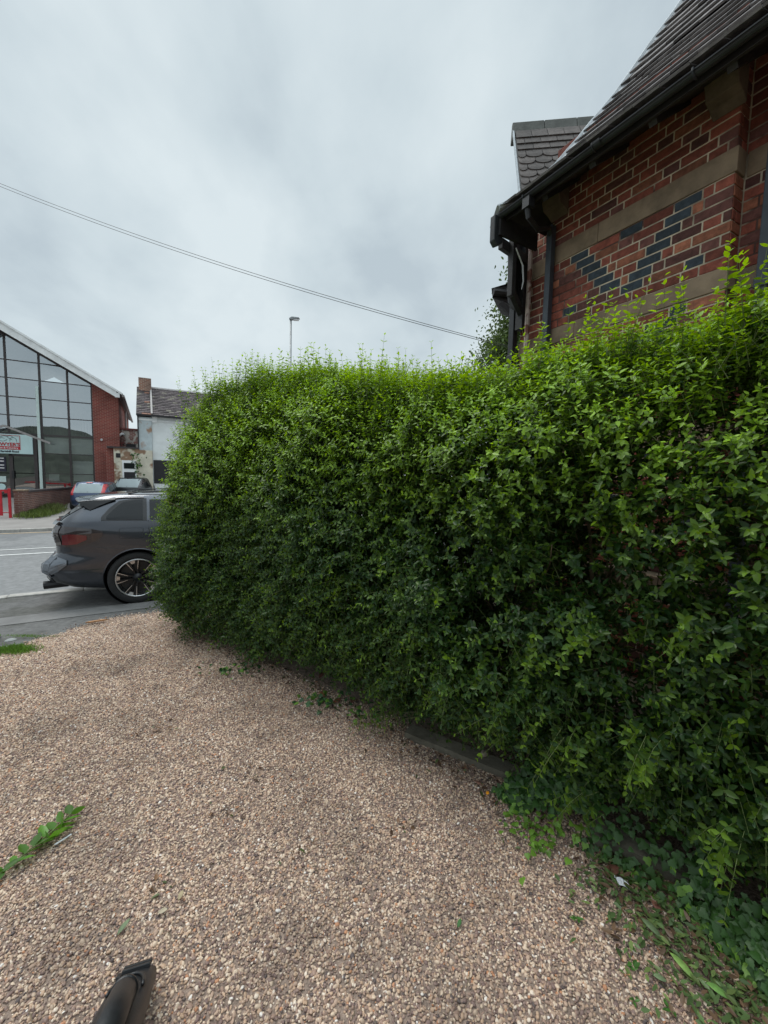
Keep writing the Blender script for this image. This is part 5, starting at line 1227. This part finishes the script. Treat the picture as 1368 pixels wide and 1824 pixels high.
tag(ivy('ivy_sprig', '', 95, patch_s(.78, 1.87, .075, .085), .030, light_col, 8), 'bright yellow green ivy sprig spreading onto the gravel by the orange petal', 'ivy')
tag(ivy('ivy_sprig', '', 60, patch_s(-.40, 2.98, .13, .05), .034, mid_col, 9), 'small ivy sprig with brown leaves at the foot of the hedge left of the board', 'ivy')
tag(ivy('ivy_sprig', '', 34, patch_s(-.08, 2.82, .10, .04), .028, mid_col, 19), 'thin ivy sprig touching the far end of the long edging board', 'ivy')
tag(ivy('ivy_sprig', '', 60, patch_s(-1.33, 3.46, .14, .06), .03, mid_col, 12), 'low dark weed patch on the gravel below the far half of the hedge', 'weed')
# hedge clippings scattered lower right (stuff)
def clip_():
    n = 3600; b = -.5+1.5*rng.random(n)**1.4; a = np.interp(b, [-.5, 0, .3, .6, 1.0], [1.35, 1.33, 1.47, 1.60, 1.66])+rng.normal(.14, .13, n)
    P = to_w(np.c_[a, b, np.full(n, .02)+rng.random(n)*.02]); D = np.c_[rng.normal(0, 1, (n, 2)), rng.normal(0, .12, n)]; U = np.tile(np.array([[0, 0, 1.]]), (n, 1))+rng.normal(0, .3, (n, 3))
    k = rng.random((n, 1)); c = np.where(k < .55, np.array([[.10, .16, .055]]), np.where(k < .8, np.array([[.16, .22, .07]]), np.array([[.16, .10, .06]])))*rng.uniform(.6, 1.3, (n, 1))
    ln = rng.uniform(.018, .045, n); V, F, C = leaves(P, D, U, ln, ln*.42, c, .15, .05); o = np_mesh('hedge_clippings', V, F, C, M['ivy']); o['kind'] = 'stuff'; o['label'] = 'scattered green hedge clippings over the gravel in the lower right corner'; o['category'] = 'clippings'
clip_()
for i, (p, a, ln, wd, c, lab) in enumerate([((1.12, 1.27, .03), 2.1, .085, .03, (.20, .33, .08), 'long fresh green leaf, upper of two bright leaves in the clippings'), ((1.20, 1.22, .03), 2.6, .07, .03, (.15, .30, .07), 'broad fresh green leaf, lower of two bright leaves in the clippings'), ((1.09, 1.40, .03), 2.2, .075, .03, (.12, .17, .08), 'dull grey green leaf at the edge of the clippings'), ((1.02, 1.27, .025), 2.9, .045, .022, (.16, .22, .11), 'pale underside leaf on the gravel beside the clippings')]):
    gl('fallen_leaf', p, a, ln, wd, c, lab)
def sprigs_on_ground(lst):
    for x, y, k, lab in lst:
        m = 5; P = np.array([[x, y, .02]]*m)+rng.normal(0, .006, (m, 3))*[1, 1, .2]; D = np.c_[rng.normal(0, 1, (m, 2)), np.full(m, .3)]; U = np.tile([[0, 0, 1.]], (m, 1)); ln = np.full(m, k)
        V, F, C = leaves(P, D, U, ln, ln*.5, np.tile([[.06, .15, .03]], (m, 1))*rng.uniform(.7, 1.3, (m, 1))); tag(np_mesh('weed_sprig', V, F, C, M['ivy']), lab, 'weed')
sprigs_on_ground([(.80, 1.47, .025, 'small weed sprig on the gravel farthest from the corner clippings'), (.93, 1.31, .03, 'weed sprig on the gravel beside two white stones'), (.88, 1.22, .02, 'tiny weed sprig below the one beside the white stones'), (.98, 1.20, .024, 'weed sprig nearest the bottom edge, next to the clippings')])
# cut branch on the left
CBR = thing('cut_branch', 'cut privet branch with fresh green leaves lying on the gravel at the left edge', 'branch', (-1.58, 1.7, 0))
m_ = MB('w'); st = [(-1.68, 1.44, .03), (-1.62, 1.55, .035), (-1.58, 1.68, .035), (-1.55, 1.80, .04), (-1.53, 1.93, .045)]; m_.tube(st, .003, 5); m_.tube([(-1.60, 1.60, .035), (-1.56, 1.70, .05), (-1.50, 1.78, .05)], .0022, 5); m_.build('stem', M['stem_green'], CBR)
P = []; D = []
for i in range(4):
    for t in (0, .33, .66):
        p = np.array(st[i])+(np.array(st[i+1])-np.array(st[i]))*t
        for s_ in (-1, 1): P.append(p); D.append(np.array([s_*.75, .65, .12])+rng.normal(0, .15, 3))
for q in ((-1.56, 1.70), (-1.53, 1.74), (-1.50, 1.78)):
    for s_ in (-1, 1): P.append(np.array([q[0], q[1], .05])); D.append(np.array([s_*.6+.2, .7, .1])+rng.normal(0, .15, 3))
P = np.array(P); D = np.array(D); n = len(P); ln = rng.uniform(.055, .10, n); V, F, C = leaves(P, D, np.tile([[0, .1, 1.]], (n, 1))+rng.normal(0, .4, (n, 3)), ln, ln*.52, np.array([[.085, .20, .03]])*rng.uniform(.6, 1.6, (n, 1)))
np_mesh('leaves', V, F, C, M['privet'], CBR)
# grass tufts
def grass(name, cx, cy, cz, rx, ry, n, h, label, ab=False, col=(.14, .26, .05), kind=True):
    r2 = np.random.default_rng(int(abs(cx*1000))+n); P = np.c_[cx+r2.normal(0, rx, n), cy+r2.normal(0, ry, n), np.full(n, cz)]
    if ab: P = to_w(P)
    D = np.c_[r2.normal(0, .45, (n, 2)), np.ones(n)]; U = np.c_[r2.normal(0, 1, (n, 2)), np.full(n, .3)]; ln = h*r2.uniform(.5, 1.3, n)
    c = np.array([col])*r2.uniform(.6, 1.5, (n, 1)); V, F, C = leaves(P, D, U, ln, ln*.09+.001, c, .1, .35)
    return tag(np_mesh(name, V, F, C, M['grass']), label, 'grass')
grass('grass_tuft', -3.60, 3.84, -.01, .10, .045, 1500, .04, 'bright grass tuft at the left edge where gravel meets the pavement')
grass('grass_tuft', -3.80, 4.25, -.04, .18, .02, 500, .02, 'thin mossy grass line along the broken edging stones')
grass('grass_tuft', -4.15, 21.9, -.1, .20, .55, 3000, .24, 'rough grass growing against the base of the low brick wall', ab=True, col=(.13, .18, .05))
grass('grass_tuft', -3.9, 23.2, -.08, .16, .5, 1200, .34, 'taller weeds farther back along the low brick wall', ab=True, col=(.13, .16, .06))
# small plant on peeling wall
tag(ivy('wall_weed', '', 70, lambda r2, n: (to_w(np.c_[-.62+r2.normal(0, .12, n), np.full(n, B0-.36)+r2.normal(0, .03, n), 2.3+r2.normal(0, .35, n)]), np.tile([[0, -1, .3]], (n, 1))), .10, mid_col, 77), 'weed growing out of the peeling cream wall beside the doorway', 'weed')
# edging stones, slab and wood piece at pavement edge
def stone(label, a, b, w_, d, z, rz, mt='asphalt'):
    m_ = MB('l'); m_.box((-w_/2, -d/2, -.06), (w_/2, d/2, 0)); o = m_.build('edging_stone', M[mt], bevel=.012); o.location = W(a, b, z); o.rotation_euler = (0, 0, ROT+rz); return tag(o, label, 'stone', 'stones edging the pavement')
stone('dark edging stone nearest the gravel tip, beside the wood piece', -.98, 5.56, .26, .12, -.035, .5); stone('dark edging stone left of a small gap, near the grass', -1.30, 5.30, .24, .14, -.02, .6)
tag(stone('pale', -1.75, 5.62, .6, .34, -.02, .1, 'concrete_slab'), 'pale concrete slab set in the pavement at the left edge', 'slab')
m_ = MB('w'); m_.prism([(-3.48, 4.62, -.02), (-3.44, 4.63, -.02), (-3.34, 4.70, -.02), (-3.30, 4.74, -.02), (-3.36, 4.73, -.02), (-3.45, 4.66, -.02)], (0, 0, .014)); tag(m_.build('wood_piece', M['wood_piece']), 'splintered orange brown wood piece on the dark edging stone', 'wood')
blob('pale_stone', 'pale stone by the grass at the left edge of the pavement', 'stone', (-3.86, 4.08, -.01), (.05, .04, .015), M['concrete_slab'], 4)
# twigs and debris in gravel: stuff
m_ = MB('w')
for i in range(240):
    x = rnd.uniform(-2.6, 1.0); y = rnd.uniform(1.1, 3.4)
    if x > 1.55-.75*y+.0 and y < 2.6: x -= .6
    a = rnd.uniform(0, 3.14); l_ = rnd.uniform(.01, .05); m_.tube([(x, y, .017), (x+l_*.5*math.cos(a)+.003, y+l_*.5*math.sin(a), .022), (x+l_*math.cos(a), y+l_*math.sin(a), .018)], rnd.uniform(.0006, .0015), 4)
o = m_.build('twig_litter', M['twig']); o['kind'] = 'stuff'; o['label'] = 'small dry twigs scattered over the gravel'; o['category'] = 'twigs'
n = 900; bq = rng.uniform(-.3, 4.9, n); fa = np.interp(bq, [.2, .6, 1, 1.5, 2, 2.5, 3, 3.5, 4, 4.6, 5.2], [1.62, 1.74, 1.72, 1.62, 1.42, 1.25, 1.08, .88, .66, .42, .36])
P = to_w(np.c_[fa+rng.normal(.05, .10, n), bq, rng.uniform(.014, .03, n)])
for ci, (qx, qy, qs) in enumerate([(-.80, 1.96, .05), (-.90, 1.58, .04), (-.72, 2.25, .05), (-.35, 1.75, .06), (-1.5, 2.6, .07), (.15, 1.9, .05)]): P[ci*12:(ci+1)*12, 0] = qx+rng.normal(0, qs, 12); P[ci*12:(ci+1)*12, 1] = qy+rng.normal(0, qs*.6, 12)
D = np.c_[rng.normal(0, 1, (n, 2)), rng.normal(0, .2, n)]; U = np.tile([[0, 0, 1.]], (n, 1))+rng.normal(0, .35, (n, 3))
k = rng.random((n, 1)); c = np.where(k < .5, np.array([[.10, .06, .04]]), np.where(k < .75, np.array([[.20, .12, .07]]), np.array([[.09, .12, .04]])))*rng.uniform(.5, 1.4, (n, 1)); ln = rng.uniform(.012, .04, n)
V, F, C = leaves(P, D, U, ln, ln*.5, c, .3, .3); o = np_mesh('leaf_litter', V, F, C, M['ivy']); o['kind'] = 'stuff'; o['label'] = 'brown leaf litter along the foot of the hedge'; o['category'] = 'litter'
# ---- black tool head at the bottom edge
TL = thing('tool_head', 'black moulded plastic tool head with a round tube at the bottom left edge', 'tool', (-.9, 1.2, .02))
def tool():
    # axis runs from the tip back towards the photographer and down-left of the frame
    tip = Vector((-.800, 1.225, .03)); back = Vector((-.700, .93, .235)); ax = (back-tip).normalized(); side = ax.cross(Vector((0, 0, 1))).normalized(); up = side.cross(ax).normalized()
    def P(t, s_, h): return tip+ax*t+side*s_+up*h
    P0 = P
    def P(t, s_, h): return P0(t*1.5, s_*1.5, h*1.5)
    rows = []
    for t, w_, h0, h1 in ((-.004, .022, .004, .016), (0, .034, .0, .022), (.010, .040, -.006, .030), (.05, .040, -.012, .034), (.10, .044, -.018, .034), (.17, .044, -.02, .034), (.26, .04, -.02, .03)):
        rows.append([P(t, w_*c_, (h0+h1)/2+(h1-h0)/2*s2) for c_, s2 in [(math.copysign(abs(math.cos(a))**.55, math.cos(a)), math.copysign(abs(math.sin(a))**.55, math.sin(a))) for a in np.linspace(0, 2*math.pi, 25)[:-1]]])
    m_ = MB('w'); m_.grid(rows, close=True); m_.f.append(tuple(range(24))); m_.build('housing', M['black_plastic'], TL, smooth=True)
    m_ = MB('w')
    for t0 in (.004, .020): m_.bar(P(t0, -.028, .034), P(t0, .028, .034), .015, .012, up)
    m_.bar(P(.012, .030, .02), P(.012, .040, .02), .03, .03, up); m_.build('clip', M['black_plastic'], TL, bevel=.002)
    m_ = MB('w'); pts = [P(.055, .004, .036)]
    ring = [P(.13+(.075)*(-math.cos(a)), .032*math.sin(a), .037) for a in np.linspace(-1.5, 1.5, 15)]
    m_.tube(ring, .005, 6); m_.build('raised_rim', M['black_plastic'], TL, smooth=True)
    m_ = MB('w'); m_.tube([P(.085, .006, .026), P(.10, .004, .032), P(.14, .0, .036), P(.20, -.004, .040), P(.42, -.02, .055)], [.015, .030, .036, .036, .035], 20); m_.build('tube', M['black_plastic'], TL, smooth=True)
    m_ = MB('w'); m_.tube([P(.128, .001, .0352), P(.136, .0, .0358)], .0385, 20); m_.build('collar', M['black_plastic'], TL, smooth=True)
tool()
print('objects', len(bpy.data.objects))
